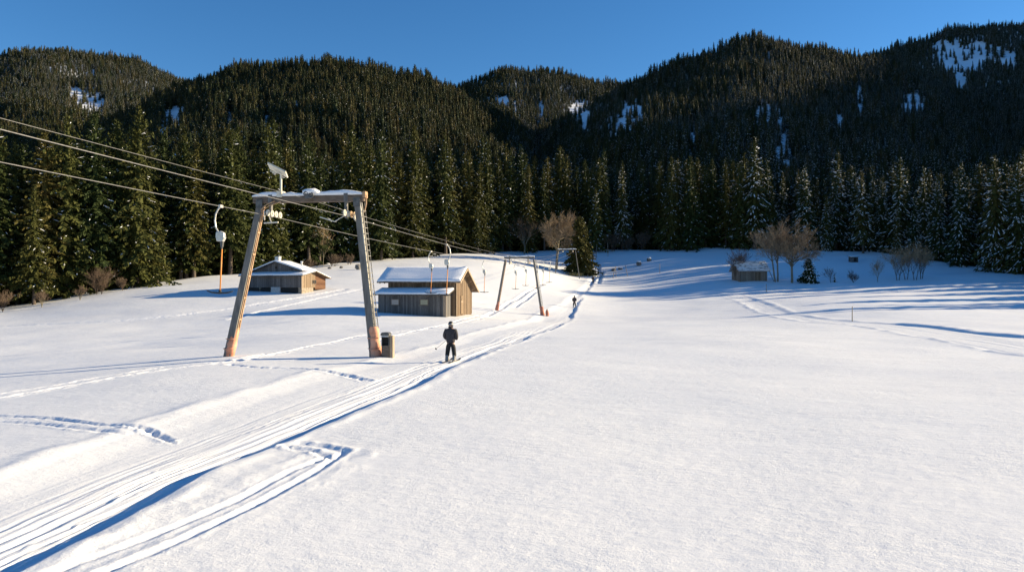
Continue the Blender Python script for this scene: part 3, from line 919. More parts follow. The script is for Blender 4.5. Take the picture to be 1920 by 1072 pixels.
for i, px, kind in front_rows:
    x, y = fx[i], fy[i]
    h = np.clip(random.gauss(25.5, 2.6), 17, 32)
    if px < 520: h = np.clip(random.gauss(27, 2.8), 19, 34) * np.interp(px, [0, 520], [1.0, 1.0])
    if 640 < px < 1000: h *= 1.1
    if px > 1480: h = np.clip(random.gauss(23.5, 2.2), 16, 29)
    if dt[i] < 5 and random.random() < .22: h *= random.uniform(.45, .75)
    variants = {'sunny': SUNNY, 'mid': MID, 'snowy': SNOWY}[kind]
    if i in labels:
        lab, g = labels[i], 'spruces along the forest edge'
    else:
        lab = f"{LK[kind]} crowded {zone(px)}"; g = f"{LK[kind]}s crowded {zone(px)}"
    spruce_at(variants, random.randrange(len(variants)), x, y, h, random.uniform(0, 6.28), lab, g)

# ------------------------------------------------------------------ the mass of forest on the slopes
FAR = bpy.data.collections.new('far_spruces')
def far_proto(seed, H, R, whorl, nbr, nk, snow, needle, **kw):
    me = one_piece('far_spruce', needle, .26, seed=seed, H=H, R=R, whorl=whorl, nbr=nbr, nk=nk, snow=snow, **kw)
    o = bpy.data.objects.new('far_spruce_' + 'abcdefghijklmnopqrst'[len(FAR.objects)], me)
    FAR.objects.link(o)
# collection children are ordered by name: 0-3 dense near, 4-7 middle, 8-11 far
for i in range(4): far_proto(400 + i, 25, [5.0, 4.3, 5.6, 4.0][i], .85, 7, 7, .12, 'needle_dark', shape=[.7, .8, .62, .75][i], bare=.08, sn_len=.95, sn_w=.17, twl=1.25)
for i in range(4): far_proto(420 + i, 24, [5.2, 4.4, 6.0, 4.1][i], 1.2, 6, 5, .10, 'needle_dark', shape=[.65, .78, .55, .7][i], bare=.08, sn_len=1.1, sn_w=.22, twl=1.7)
for i in range(4): far_proto(440 + i, 23, [5.4, 4.5, 6.2, 4.2][i], 1.7, 6, 4, .13, 'needle_dark', shape=[.65, .78, .55, .7][i], bare=.08, sn_len=1.4, sn_w=.3, twl=2.3, tri_hang=True)

for i in range(4): far_proto(460 + i, 25, [4.6, 4.0, 5.2, 3.7][i], .85, 7, 7, .60, 'needle_dark', shape=[.7, .8, .62, .75][i], bare=.06, sn_len=1.6, sn_w=.16, twl=1.2, droop=.42)
pts, rots, scls, idxs = [], [], [], []
def add_trees(X, Y, lo, smin, smax, seed, sink=.3):
    rg = np.random.default_rng(seed)
    Z = full_h(X, Y)
    n = len(X)
    pts.append(np.stack([X, Y, Z - sink], 1)); rots.append(rg.uniform(0, 6.28, n)); 
    scls.append(rg.uniform(smin, smax, n) * np.where(rg.random(n) < .15, .75, 1)); idxs.append(lo + rg.integers(0, 4, n))
add_trees(fx[rest_mask], fy[rest_mask], 0, .9, 1.15, 1)
def hillside(y0, y1, sp, lo, smin, smax, seed, margin):
    X, Y = lattice(y0, y1, sp, seed)
    u = X / Y
    k = Y > np.maximum(treeline(u) + 4, 0)
    if y0 < 262: k &= Y > 262
    X, Y = X[k], Y[k]
    Z = base_h(X, Y)
    py = 536 + (CAM_Z - Z) / Y * F; px = px_of(X, Y)
    # the tree hides ground above its foot: an opening also needs the trees just below it gone
    hp = 22.0 / Y * F
    keep = np.random.default_rng(seed + 5).random(len(X)) < .11
    k = ~cleared(px, py) | keep
    for q in (.2, .4, .6, .8): k &= ~cleared(px, py - hp * .75 * q, .95) | keep
    # keep what can be seen over the ground in front of it (with a margin)
    ub = np.round((X / Y + 1) * 160).astype(int)
    ang = Z / Y
    sk = SKY.copy() if False else None
    hid = np.zeros(len(X), bool)
    for q in (.35, .5, .65, .8, .9, .96):
        Yq = Y * q; Xq = X * q
        hq = base_h(Xq, Yq)
        hid |= (hq - CAM_Z) / Yq > (Z + 26 + margin - CAM_Z) / Y
    k &= ~hid
    X, Y = X[k], Y[k]
    rg = np.random.default_rng(seed + 1)
    patch = fbm(X / 45.0, Y / 70.0, seed + 9, 3)
    tall = rg.random(len(X)) < np.clip(.24 + .55 * patch, .04, .6)
    sc = np.where(tall, rg.uniform(smin, smax, len(X)), rg.uniform(.40, .60, len(X))) * (1 + .42 * patch)
    Z = full_h(X, Y)
    pts.append(np.stack([X, Y, Z - .3], 1)); rots.append(rg.uniform(0, 6.28, len(X))); scls.append(sc); 
    pxx = px_of(X, Y); rr = rg.random(len(X))
    frost = np.where(pxx > 1330 + 300 * patch, rr < .75, np.where(pxx > 950, rr < .38, (rr < .5) & (Y > 1000) & (pxx < 420)))
    idxs.append(np.where(frost, 12, lo) + rg.integers(0, 4, len(X)))
hillside(262, 520, 4.8, 0, .60, .88, 61, 12)
hillside(520, 900, 4.9, 4, .54, .78, 63, 14)
hillside(900, 1900, 6.4, 8, .58, .82, 65, 16)
# trees for the added shade ridge beyond the frame and at its foot (they cast the shade over the valley)
rg = np.random.default_rng(77)
Xs = rg.uniform(150, 1300, 9000); Ys = rg.uniform(112, 1150, 9000)
k = (Xs > .80 * Ys + np.where(Ys < 200, 8, 2)) & (np.abs(Xs - (.75 * Ys + 160)) < 120) & (Ys > 100)
add_trees(Xs[k], Ys[k], 4, .85, 1.2, 78)
# a loose stand just out of view whose long shadows reach onto the field
SHX = np.array([88, 96, 104, 92, 101, 112, 98, 108, 118, 104, 115, 126, 110, 122, 134, 128, 140, 150.])
SHY = np.array([96, 101, 98, 110, 112, 108, 120, 122, 118, 131, 132, 128, 140, 141, 138, 150, 150, 148.])
k = SHX > .74 * SHY
add_trees(SHX[k], SHY[k], 0, .6, .85, 79)
pts = np.concatenate(pts); rots = np.concatenate(rots); scls = np.concatenate(scls); idxs = np.concatenate(idxs)

me = bpy.data.meshes.new('woods')
me.vertices.add(len(pts)); me.vertices.foreach_set('co', pts.astype(np.float32).ravel())
for nm, arr, ty in (('turn', rots, 'FLOAT'), ('size', scls, 'FLOAT'), ('sort', idxs, 'INT')):
    at = me.attributes.new(nm, ty, 'POINT'); at.data.foreach_set('value', arr.astype(np.float32 if ty == 'FLOAT' else np.int32))
woods = bpy.data.objects.new('woods', me); COL.objects.link(woods)
tag(woods, 'dense dark spruce forest covering all the mountain slopes behind the field', 'forest', kind='stuff')
ng = bpy.data.node_groups.new('plant_woods', 'GeometryNodeTree')
ng.interface.new_socket('Geometry', in_out='INPUT', socket_type='NodeSocketGeometry')
ng.interface.new_socket('Geometry', in_out='OUTPUT', socket_type='NodeSocketGeometry')
gi = ng.nodes.new('NodeGroupInput'); go = ng.nodes.new('NodeGroupOutput')
iop = ng.nodes.new('GeometryNodeInstanceOnPoints'); ci = ng.nodes.new('GeometryNodeCollectionInfo')
ci.inputs['Collection'].default_value = FAR; ci.inputs['Separate Children'].default_value = True; ci.inputs['Reset Children'].default_value = True
def named(nm, ty):
    a = ng.nodes.new('GeometryNodeInputNamedAttribute'); a.data_type = ty; a.inputs['Name'].default_value = nm
    return [s for s in a.outputs if s.enabled][0]
cx = ng.nodes.new('ShaderNodeCombineXYZ')
ng.links.new(named('turn', 'FLOAT'), cx.inputs[2])
ng.links.new(gi.outputs[0], iop.inputs['Points']); ng.links.new(ci.outputs[0], iop.inputs['Instance'])
iop.inputs['Pick Instance'].default_value = True
ng.links.new(named('sort', 'INT'), iop.inputs['Instance Index'])
ng.links.new(cx.outputs[0], iop.inputs['Rotation']); ng.links.new(named('size', 'FLOAT'), iop.inputs['Scale'])
ng.links.new(iop.outputs[0], go.inputs[0])
md = woods.modifiers.new('plant_woods', 'NODES'); md.node_group = ng
print('woods', len(pts))
# ------------------------------------------------------------------ bare broadleaf trees and bushes
def bare_arrays(seed, H, fork, nl, spread, subs=(6, 6, 4), trunk_r=.22, stems=1, tw=.016, up=.35, limb_len=.55):
    rg = np.random.default_rng(seed)
    W, T = MB(), MB()
    def path(p, d, L, n, wob, upb):
        pts = [p]; d = d.copy()
        for i in range(n):
            d = d + rg.normal(0, wob, 3); d[2] += upb / n; d /= np.linalg.norm(d)
            p = p + d * L / n; pts.append(p)
        return pts, d
    def side_dir(d, ang):
        v = rg.normal(0, 1, 3); v -= d * v.dot(d); v /= np.linalg.norm(v)
        o = d * math.cos(ang) + v * math.sin(ang)
        return o / np.linalg.norm(o)
    def branch(p, d, L, r, lev):
        n = 4 if lev < 2 else 2
        pts, de = path(p, d, L, n, .10 if lev < 2 else .16, up)
        rad = [r * (1 - .75 * i / n) for i in range(n + 1)]
        (W if lev < 2 else T).tube(pts, rad, 6 if lev == 0 else (4 if lev == 1 else 3), cap=False)
        if lev >= 3: return
        k = subs[lev]
        for j in range(k):
            t = rg.uniform(.3, 1.0) if j else 1.0
            f = t * n; i = min(int(f), n - 1); q = pts[i] + (pts[i + 1] - pts[i]) * (f - i)
            dd = (pts[i + 1] - pts[i]); dd /= np.linalg.norm(dd)
            branch(q, side_dir(dd, rg.uniform(.3, .8)), L * rg.uniform(.42, .68), max(r * (1 - .7 * t) * .7, tw), lev + 1)
    for s in range(stems):
        a = 2 * math.pi * s / max(stems, 1) + rg.uniform(0, 1); off = np.array([math.cos(a), math.sin(a), 0]) * (.25 + .02 * H) * (stems > 1)
        lean = off / (np.linalg.norm(off) + 1e-9) * .18 if stems > 1 else rg.normal(0, .03, 3)
        d0 = np.array([0, 0, 1.0]) + lean
        pts, de = path(off + np.array([0, 0, -.3]), d0 / np.linalg.norm(d0), H * fork + .3, 4, .04, 0)
        W.tube(pts, [trunk_r * (1.25 - .45 * i / 4) for i in range(5)], 8, cap=False)
        for l in range(nl):
            az = 2 * math.pi * l / nl + rg.normal(0, .3); an = rg.uniform(.15, 1.0) * spread
            d = np.array([math.cos(az) * math.sin(an), math.sin(az) * math.sin(an), math.cos(an)])
            t = rg.uniform(.55, 1.0) if l else 1.0
            f = t * 4; i = min(int(f), 3); q = pts[i] + (pts[i + 1] - pts[i]) * (f - i)
            branch(q, d, H * limb_len * rg.uniform(.8, 1.1), trunk_r * .5, 0)
    return W, T

def bare_tree(px, py, D, H, label, seed, name='bare_tree', cat='tree', mats=('pale_bark', 'twig'), group=None, snowy=False, fit=True, **kw):
    W, T = bare_arrays(seed, H, **kw)
    if fit:                                            # grow to the stated height
        top = max(v[2] for v in T.v); s = H / top
        W.v = [tuple(c * s for c in v) for v in W.v]; T.v = [tuple(c * s for c in v) for v in T.v]
    x = (px - 960) / F * D
    t = thing(name, label, cat, (x, D, zg(x, D)), 0, group)
    W.build('trunk', M[mats[0]], t, smooth=True)
    T.build('crown', M[mats[1]], t)
    return t

BR = 'bare broadleaf trees by the field'
bare_tree(1043, 520, 186, 15.2, 'round-crowned bare brown tree beside the lone fir and lift lane', 1, group=BR, fork=.55, nl=18, spread=1.45, subs=(7, 7, 6), trunk_r=.3, tw=.026, limb_len=.30, up=.25)
bare_tree(983, 478, 204, 11.5, 'smaller bare tree with snowy limbs at the forest edge behind the second tower', 2, group=BR, fork=.25, nl=7, spread=.8, subs=(6, 6, 4), trunk_r=.2, tw=.022, mats=('pale_bark', 'twig_dark'))
bare_tree(1071, 470, 212, 13.0, 'thin grey bare tree against the forest, half hidden by the lone fir', 3, group=BR, fork=.3, nl=6, spread=.7, subs=(6, 5, 4), trunk_r=.18, tw=.022, mats=('pale_bark', 'twig_dark'))
bare_tree(1457, 529, 150, 13.2, 'twin-stemmed bare tree with brown crown, next to the shingled hay hut', 4, group=BR, fork=.55, nl=10, spread=1.0, subs=(7, 7, 6), up=.3, trunk_r=.17, stems=2, tw=.024, limb_len=.30)
bare_tree(1485, 530, 149, 13.4, 'mossy-trunked bare tree with broad brown crown, between hay hut and small snowy fir', 5, group=BR, fork=.5, up=.22, nl=18, spread=1.55, subs=(8, 7, 6), trunk_r=.26, tw=.024, limb_len=.36)
bare_tree(606, 490, 158, 9.0, 'slender pale bare tree against the dark spruces beyond the farmhouse', 7, group=BR, fork=.35, nl=6, spread=.5, subs=(5, 5, 4), trunk_r=.1, tw=.02)
bare_tree(1646, 531, 149, 5.4, 'narrow fan-shaped bare sapling standing alone near the thicket', 8, group=BR, fork=.15, nl=7, spread=.5, subs=(6, 5, 4), trunk_r=.08, tw=.014, mats=('twig', 'twig'))
for i, (px, D, H, lab) in enumerate([(1683, 150, 6.0, 'outermost grey bare stem of the thicket, on the sapling side'), (1700, 151, 7.6, 'bare tree with rusty brown crown in the thicket middle'), (1716, 150, 8.2, 'tallest bare brown tree of the thicket, many slim stems'), (1728, 152, 6.6, 'bare tree at the shaded end of the thicket')]):
    bare_tree(px, 532, D, H, lab, 20 + i, group='bare thicket trees', fork=.28, nl=6, spread=.75, subs=(6, 5, 4), trunk_r=.09, stems=2, tw=.017, mats=('twig_dark', 'twig'))
BU = 'leafless bushes round the field'
bare_tree(1383, 527, 153, 7.2, 'upright reddish bare bush rising behind the hay hut', 30, 'bare_bush', 'bush', ('twig_bush', 'twig_bush'), BU, fork=.08, nl=9, spread=.42, subs=(6, 5, 4), trunk_r=.07, stems=2, tw=.017)
bare_tree(1600, 530, 149, 2.9, 'low rounded bare bush below the little dark shed', 31, 'bare_bush', 'bush', ('twig_bush', 'twig_bush'), BU, fork=.05, nl=12, spread=1.2, subs=(6, 5, 4), trunk_r=.05, tw=.012)
bare_tree(1557, 529, 149, 3.4, 'sparse bare bush between small snowy fir and round bush', 32, 'bare_bush', 'bush', ('twig_dark', 'twig_dark'), BU, fork=.06, nl=7, spread=.8, subs=(5, 4, 4), trunk_r=.05, tw=.012)
bare_tree(186, 548, 113, 4.8, 'reddish bare bush in the gap between two big sunlit spruces', 33, 'bare_bush', 'bush', ('twig_bush', 'twig_bush'), BU, fork=.06, nl=12, spread=.55, subs=(6, 6, 4), trunk_r=.05, stems=2, tw=.012)
bare_tree(150, 560, 108, 2.4, 'scraggly bare bush with a pale stem, beside the reddish bush', 34, 'bare_bush', 'bush', ('pale_bark', 'twig_bush'), BU, fork=.08, nl=8, spread=.6, subs=(5, 5, 4), trunk_r=.05, tw=.012)
bare_tree(78, 572, 104, 2.8, 'tangled bare bush at the foot of the outermost big spruce', 35, 'bare_bush', 'bush', ('pale_bark', 'twig_bush'), BU, fork=.12, nl=9, spread=.6, subs=(6, 5, 4), trunk_r=.06, tw=.012)
bare_tree(5, 580, 103, 3.2, 'snow-dusted bare bush at the sunlit outer end of the forest edge', 36, 'bare_bush', 'bush', ('twig_bush', 'twig_bush'), BU, fork=.06, nl=10, spread=.6, subs=(6, 5, 4), trunk_r=.05, tw=.012)
bare_tree(230, 542, 115, 2.2, 'low brown brush past the reddish bush, under spruce branches', 37, 'bare_bush', 'bush', ('twig_bush', 'twig_bush'), BU, fork=.05, nl=10, spread=.6, subs=(6, 5, 4), trunk_r=.04, tw=.012)
for i, (px, py, D, H, lab) in enumerate([(1150, 470, 214, 6.5, 'pale frosted bush at the forest edge just past the lone fir'), (1178, 468, 216, 5.0, 'second frosted bush past the lone fir, lower and wider'), (1206, 468, 217, 7.5, 'tall thin frosted shrub before the snowy glade'), (655, 490, 158, 2.6, 'snowy brush at the end of the bank beyond the farmhouse'), (578, 500, 148, 2.4, 'snowy brush on the bank directly over the farmhouse roof end'), (625, 494, 155, 2.8, 'snow-covered scrub below the slender pale tree')]):
    bare_tree(px, py, D, H, lab, 40 + i, 'bare_bush', 'bush', ('twig_dark', 'twig_dark'), BU, fork=.06, nl=9, spread=.8, subs=(5, 5, 4), trunk_r=.05, stems=2, tw=.02)

# single conifers standing in the open
def lone_conifer(px, D, H, label, seed, needle='needle', **kw):
    x = (px - 960) / F * D
    t = thing('spruce_tree', label, 'tree', (x, D, zg(x, D) - .1))
    o = bpy.data.objects.new('crown', crown_mesh('lone_crown', needle, seed=seed, H=H, **kw)); COL.objects.link(o); o.parent = t
    tv, tq = trunk_arrays(H, .016 * H, 8, 6, seed)
    o = bpy.data.objects.new('trunk', np_mesh('lone_trunk', tv, tq, [M['bark']], smooth=True)); COL.objects.link(o); o.parent = t
    return t
lone_conifer(1088, 184, 14.0, 'lone dark fir standing in the open field beside the third lift tower', 71, R=4.0, whorl=.36, nbr=11, nk=11, snow=.05, bare=.07, twl=1.0, shape=.6, sn_len=.5, sn_w=.1)
lone_conifer(1117, 214, 18.5, 'slim yellow-green spruce with sunlit tip, at forest edge above the lone fir', 72, 'needle_olive', R=3.0, whorl=.5, nbr=8, nk=8, snow=.25, bare=.1, sn_len=.9, sn_w=.16)
lone_conifer(1516, 149, 4.9, 'small snow-tufted fir sitting beside the broad bare tree', 73, R=1.95, whorl=.17, nbr=10, nk=10, snow=.30, bare=.03, twl=.75, shape=.75, sn_len=.45, sn_w=.14)
lone_conifer(1565, 150, 1.5, 'tiny fir seedling capped with snow, beside the sparse bush', 74, R=.7, whorl=.18, nbr=7, nk=4, snow=.4, bare=.05, twl=.3, sn_len=.2, sn_w=.1)

# ------------------------------------------------------------------ lift towers
def lift_tower(px_l, px_r, D_l, D_r, xtl, xtr, xbl, xbr, H, label, detail, sheaves, rot=-.168):
    XL = (px_l - 960) / F * D_l; XR = (px_r - 960) / F * D_r
    cx, cy = (XL + XR) / 2, (D_l + D_r) / 2
    zl, zr = zg(XL, D_l), zg(XR, D_r)
    z0 = (zl + zr) / 2
    hb = math.hypot(XR - XL, D_r - D_l) / 2
    t = thing('lift_tower', label, 'lift tower', (cx, cy, z0), rot, 'drag lift towers')
    lw = {2: .46, 1: .32, 0: .22}[detail]
    for s, zf, xt in ((-1, zl - z0, xtl), (1, zr - z0, xtr)):
        b = MB()
        p0 = Vector((s * hb, 0, zf - .4)); p1 = Vector((xt, 0, H - .42))
        b.bar(p0, p1, lw * .8, lw, up=(0, 1, 0), w1=lw * .66, h1=lw * .8)
        leg = b.build('leg', M['beam_grey'], t, bevel=.02)
        d = (p1 - p0).normalized()
        if detail > 1:
            k = MB()
            for f_ in (.10, (p1 - p0).length - .55):
                c = p0 + d * (f_ + .55); k.box(c + Vector((0, -.215, 0)), (.34, .02, .42))
                for bx_ in (-.11, .11):
                    for bz_ in (-.14, .14): k.tube([c + Vector((bx_, -.22, bz_)), c + Vector((bx_, -.25, bz_))], .025, 6)
            k.build('gusset_plate', M['dark_steel'], leg)
        if detail:
            if s < 0:
                k = MB()
                for q, wd in ((-.09, .05), (.07, .07)):
                    o = Vector((.19, q, 0))
                    k.bar(p0 + d * .5 + o * 1.08, p1 - d * .1 + o * .9, .05, wd, up=(0, 1, 0))
                for j in range(7):
                    c = p0 + d * (1.2 + j * 1.1) + Vector((.185, -.01, 0)); k.box(c, (.05, .26, .07))
                k.build('cable_strip', M['beam_rust'], leg, bevel=.006)
            else:
                k = MB()
                n = 22
                off = Vector((.23, -.05, 0))
                for q in (-.19, .19):
                    k.tube([p0 + d * 1.6 + off + Vector((.08 if q > 0 else 0, q * .6, 0)), p1 + off * .9 + Vector((.08 if q > 0 else 0, q * .6, 0))], .022, 6)
                for j in range(n):
                    f = 1.75 + j * ((p1 - p0).length - 1.9) / n
                    c = p0 + d * f + off
                    k.tube([c + Vector((0, -.12, 0)), c + Vector((.08, .12, 0))], .02, 5)
                k.build('ladder', M['dark_steel'], leg)
                k = MB()
                k.bar(p0 + d * 1.5 + Vector((.16, -.16, 0)), p1 + Vector((.14, -.14, 0)), .035, .10, up=(0, 1, 0))
                k.build('edge_strip', M['cream_paint'], leg)
            # tarpaulin padding round the foot
            k = MB(); rg_ = np.random.default_rng(5 + s); pts = []; rr = []
            base = p0 + d * .38 + Vector((.10 if s > 0 else .05, -.04, 0))
            nn = 9
            vs = []; fs = []; m = 14
            Lh = 1.5 if detail > 1 else 1.2
            for i in range(nn + 1):
                f = i / nn
                for j in range(m):
                    a = 2 * math.pi * j / m
                    r = (.30 if s > 0 else .25) * (1 - .18 * f + .10 * math.sin(3.3 * f * 2 + s)) * (1 + .16 * (rg_.random() - .5)) * (1.0 if i < nn else .8)
                    vs.append(base + d * (f * Lh) + Vector((r * math.cos(a), r * .9 * math.sin(a), 0)))
            for i in range(nn):
                for j in range(m): fs.append((i * m + j, i * m + (j + 1) % m, (i + 1) * m + (j + 1) % m, (i + 1) * m + j))
            k.add(vs, fs)
            if detail > 1:
                k.tube([base + d * .95 + Vector((-.27, -.22, 0)), base + d * .93 + Vector((0, -.31, 0)), base + d * .96 + Vector((.27, -.2, 0))], .022, 5)
                k.tube([base + d * .45 + Vector((-.29, -.24, 0)), base + d * .4 + Vector((0, -.33, .0)), base + d * .5 + Vector((.29, -.2, 0))], .022, 5)
            k.build('padding', M['tarp'] if detail > 1 else M['padding_red'], leg, smooth=True)
    b = MB()
    cd = {2: .36, 1: .28, 0: .18}[detail]
    zc = H - cd / 2
    b.box(((xbl + xbr) / 2, 0, zc), (xbr - xbl, cd * .8, cd))
    bar = b.build('crossbar', M['beam_brown'] if detail > 1 else M['dark_steel'], t, bevel=.02)
    # snow lying on the beam
    k = MB(); n = 26; m = 7; vs = []; fs = []
    rg_ = np.random.default_rng(3)
    for i in range(n + 1):
        f = i / n; x = xbl - .03 + (xbr - xbl + .06) * f
        hgt = (.15 + .05 * math.sin(f * 9 + .6) + .015 * rg_.normal()) * (min(1, f * 9, (1 - f) * 9) ** .5) * (1 if detail > 1 else .7)
        hgt = max(hgt, .02)
        for j in range(m):
            a = math.pi * j / (m - 1)
            vs.append((x, -math.cos(a) * cd * .44, H + .002 + hgt * math.sin(a) ** .6 - (.05 if j in (0, m - 1) else 0)))
    for i in range(n):
        for j in range(m - 1): fs.append((i * m + j, i * m + j + 1, (i + 1) * m + j + 1, (i + 1) * m + j))
        fs.append((i * m + m - 1, i * m, (i + 1) * m, (i + 1) * m + m - 1))
    fs.append(tuple(range(m))); fs.append(tuple(range(n * m, n * m + m))[::-1])
    k.add(vs, fs); k.build('snow_cap', M['snow'], bar, smooth=True)
    for si, (sx, sz) in enumerate(sheaves):
        zt = H - cd
        k = MB()
        k.box((sx - .04, .0, (zt + sz) / 2 + .12), (.12, .20, zt - sz + .3))
        k.box((sx, 0, H - cd / 2), (.20, cd * .8 + .08, cd + .05))
        k.bar((sx + .06, -.75, sz + .16), (sx + .06, .75, sz + .10), .06, .12)
        br = k.build('sheave_bracket', M['beam_grey'], t, bevel=.008)
        for w_ in (-.62, -.2, .2, .62):
            k = MB()
            k.ring((sx + .14, w_, sz + .14), .13, .035, axis=(1, 0, 0), n=14, m=6)
            k.tube([(sx + .08, w_, sz + .14), (sx + .2, w_, sz + .14)], .05, 8)
            for q in range(3):
                a = q * math.pi / 3
                k.bar((sx + .14, w_ - .12 * math.cos(a), sz + .14 - .12 * math.sin(a)), (sx + .14, w_ + .12 * math.cos(a), sz + .14 + .12 * math.sin(a)), .03, .03, up=(1, 0, 0))
            k.build('wheel', M['rust_paint'] if (si and w_ > 0) else M['cream_paint'], br)
        if detail > 1:
            k = MB()
            if si == 0:
                k.bar((sx + .15, -.5, sz - .06), (sx + .55, -1.1, sz - .36), .05, .05)
                k.bar((sx + .18, -1.1, sz - .40), (sx + .86, -1.0, sz - .36), .10, .06)
                k.ring((sx - .22, -.3, sz + .05), .22, .03, axis=(.9, .5, 0), n=16)
            else:
                k.bar((sx - 1.15, -.5, sz - .04), (sx - .35, -.6, sz - .28), .10, .05)
                k.bar((sx - .35, -.6, sz - .26), (sx + .02, -.2, sz + .08), .04, .04)
                k.ring((sx + .42, .35, sz + .02), .20, .05, axis=(.8, -.6, 0), n=16)
            k.build('rope_catcher', M['cream_paint'], br, bevel=.006)
    return t, z0, (cx, cy), rot

def tower_world(tw, x, y, z):
    t, z0, (cx, cy), rot = tw
    return Vector((cx + x * math.cos(rot) - y * math.sin(rot), cy + x * math.sin(rot) + y * math.cos(rot), z0 + z))

TW1 = lift_tower(425, 705, 37.2, 36.0, -2.05, 3.0, -2.43, 3.3, 7.9, 'big near lift tower with ladder, snowy crossbar and orange padded feet', 2, [(-1.5, 6.86), (2.42, 6.80)])
TW2 = lift_tower(930, 1017, 99.5, 98.5, -1.85, 1.95, -2.0, 2.05, 7.45, 'second lift tower, dark steel with reddish padded feet, beyond the plank hut', 1, [(-1.25, 6.45), (1.25, 6.45)])
TW3 = lift_tower(1041, 1087, 176.5, 175.5, -2.2, 1.9, -2.3, 2.1, 6.3, 'third and smallest lift tower, standing before the lone fir', 0, [(-1.2, 5.6), (1.2, 5.6)])

# fittings that only the near tower has
t1 = TW1[0]
k = MB(); k.tube([(-1.0, .0, 7.9), (-1.0, .0, 9.05)], .055, 8); k.box((-1.0, 0, 7.95), (.26, .42, .3))
mast = k.build('lamp_mast', M['cream_paint'], t1)
k = MB()
R_ = Matrix.Rotation(math.radians(26), 3, 'Y') @ Matrix.Rotation(math.radians(-28), 3, 'X')
k.box((-1.12, -.1, 9.14), (1.05, .55, .07), R_)
lh = k.build('lamp_head', M['panel'], mast, bevel=.01)
k = MB(); k.bar((-1.4, -.1, 9.02), (-.85, -.05, 8.98), .06, .05); k.bar((-1.5, -.15, 9.1), (-1.1, -.1, 9.0), .05, .04)
k.build('lamp_arm', M['cream_paint'], mast)
k = MB()
k.box((.55, -.24, 7.86), (.34, .16, .34)); k.ring((.72, -.34, 7.84), .12, .035, axis=(.2, 1, 0), n=14); k.ring((.45, -.33, 7.92), .10, .03, axis=(-.2, 1, .2), n=12)
k.bar((.3, -.3, 8.05), (.95, -.3, 7.66), .05, .05)
k.build('switch_gear', M['dark_steel'], t1, bevel=.01)
k = MB(); k.blob((.62, -.08, 8.03), (.46, .33, .17), 4, .12, 14, 8); k.build('snow_heap', M['snow'], t1, smooth=True)
k = MB()
k.tube([(-1.95, -.2, 7.2), (-1.6, -.28, 7.45), (-1.2, -.22, 7.62)], .03, 6); k.tube([(-1.98, -.12, 7.12), (-1.5, -.26, 7.38), (-.9, -.22, 7.58)], .025, 6)
k.build('cable_loop', M['beam_rust'], t1)
k = MB(); k.tube([(3.28, -.05, 7.95), (3.42, -.05, 7.8), (3.4, 0, 7.4), (3.28, .05, 7.0)], .035, 6); k.box((3.34, 0, 7.85), (.14, .34, .3)); k.build('end_fitting', M['beam_rust'], t1)

# ------------------------------------------------------------------ ropes
def rope(name, pts, r, label, sag):
    b = MB(); path = []
    for (p, q, s) in zip(pts[:-1], pts[1:], sag):
        n = 14
        for i in range(n):
            f = i / n; c = Vector(p).lerp(Vector(q), f); c.z -= 4 * s * f * (1 - f); path.append(c)
    path.append(Vector(pts[-1]))
    b.tube(path, r, 6)
    o = b.build(name, M['cable'], None, smooth=True)
    tag(o, label, 'cable', 'lift cables')
    return path
UP = Vector((.1665, .986, 0))
def back(p, t, dz): return Vector(p) - UP * t + Vector((0, 0, dz))
a1 = tower_world(TW1, 2.42 + .14, 0, 6.80); b1 = tower_world(TW1, -1.5 + .14, 0, 6.86); c1 = tower_world(TW1, .25, .26, 7.75)
a2 = tower_world(TW2, 1.25 + .14, 0, 6.47); b2 = tower_world(TW2, -1.25 + .14, 0, 6.47); c2 = tower_world(TW2, .1, .2, 7.3)
a3 = tower_world(TW3, 1.34, 0, 5.62); b3 = tower_world(TW3, -1.06, 0, 5.62); c3 = tower_world(TW3, 0, .2, 6.2)
e = Vector((4.5, 48, 9.0))
PA = rope('haul_rope', [back(a1, 38, .25), a1, a2, a3, a3 + e], .014, 'thicker steel lift rope sagging over the ladder side of the towers', [.05, .22, .5, .2])
PB = rope('haul_rope', [back(b1, 38, .3), b1, b2, b3, b3 + e], .014, 'lower steel lift rope carrying the near orange drag bar', [.05, .3, .5, .2])
PC = rope('signal_wire', [back(c1, 38, .05), c1, c2, c3, c3 + e], .009, 'thin signal wire strung above the two lift ropes', [.03, .3, .6, .2])

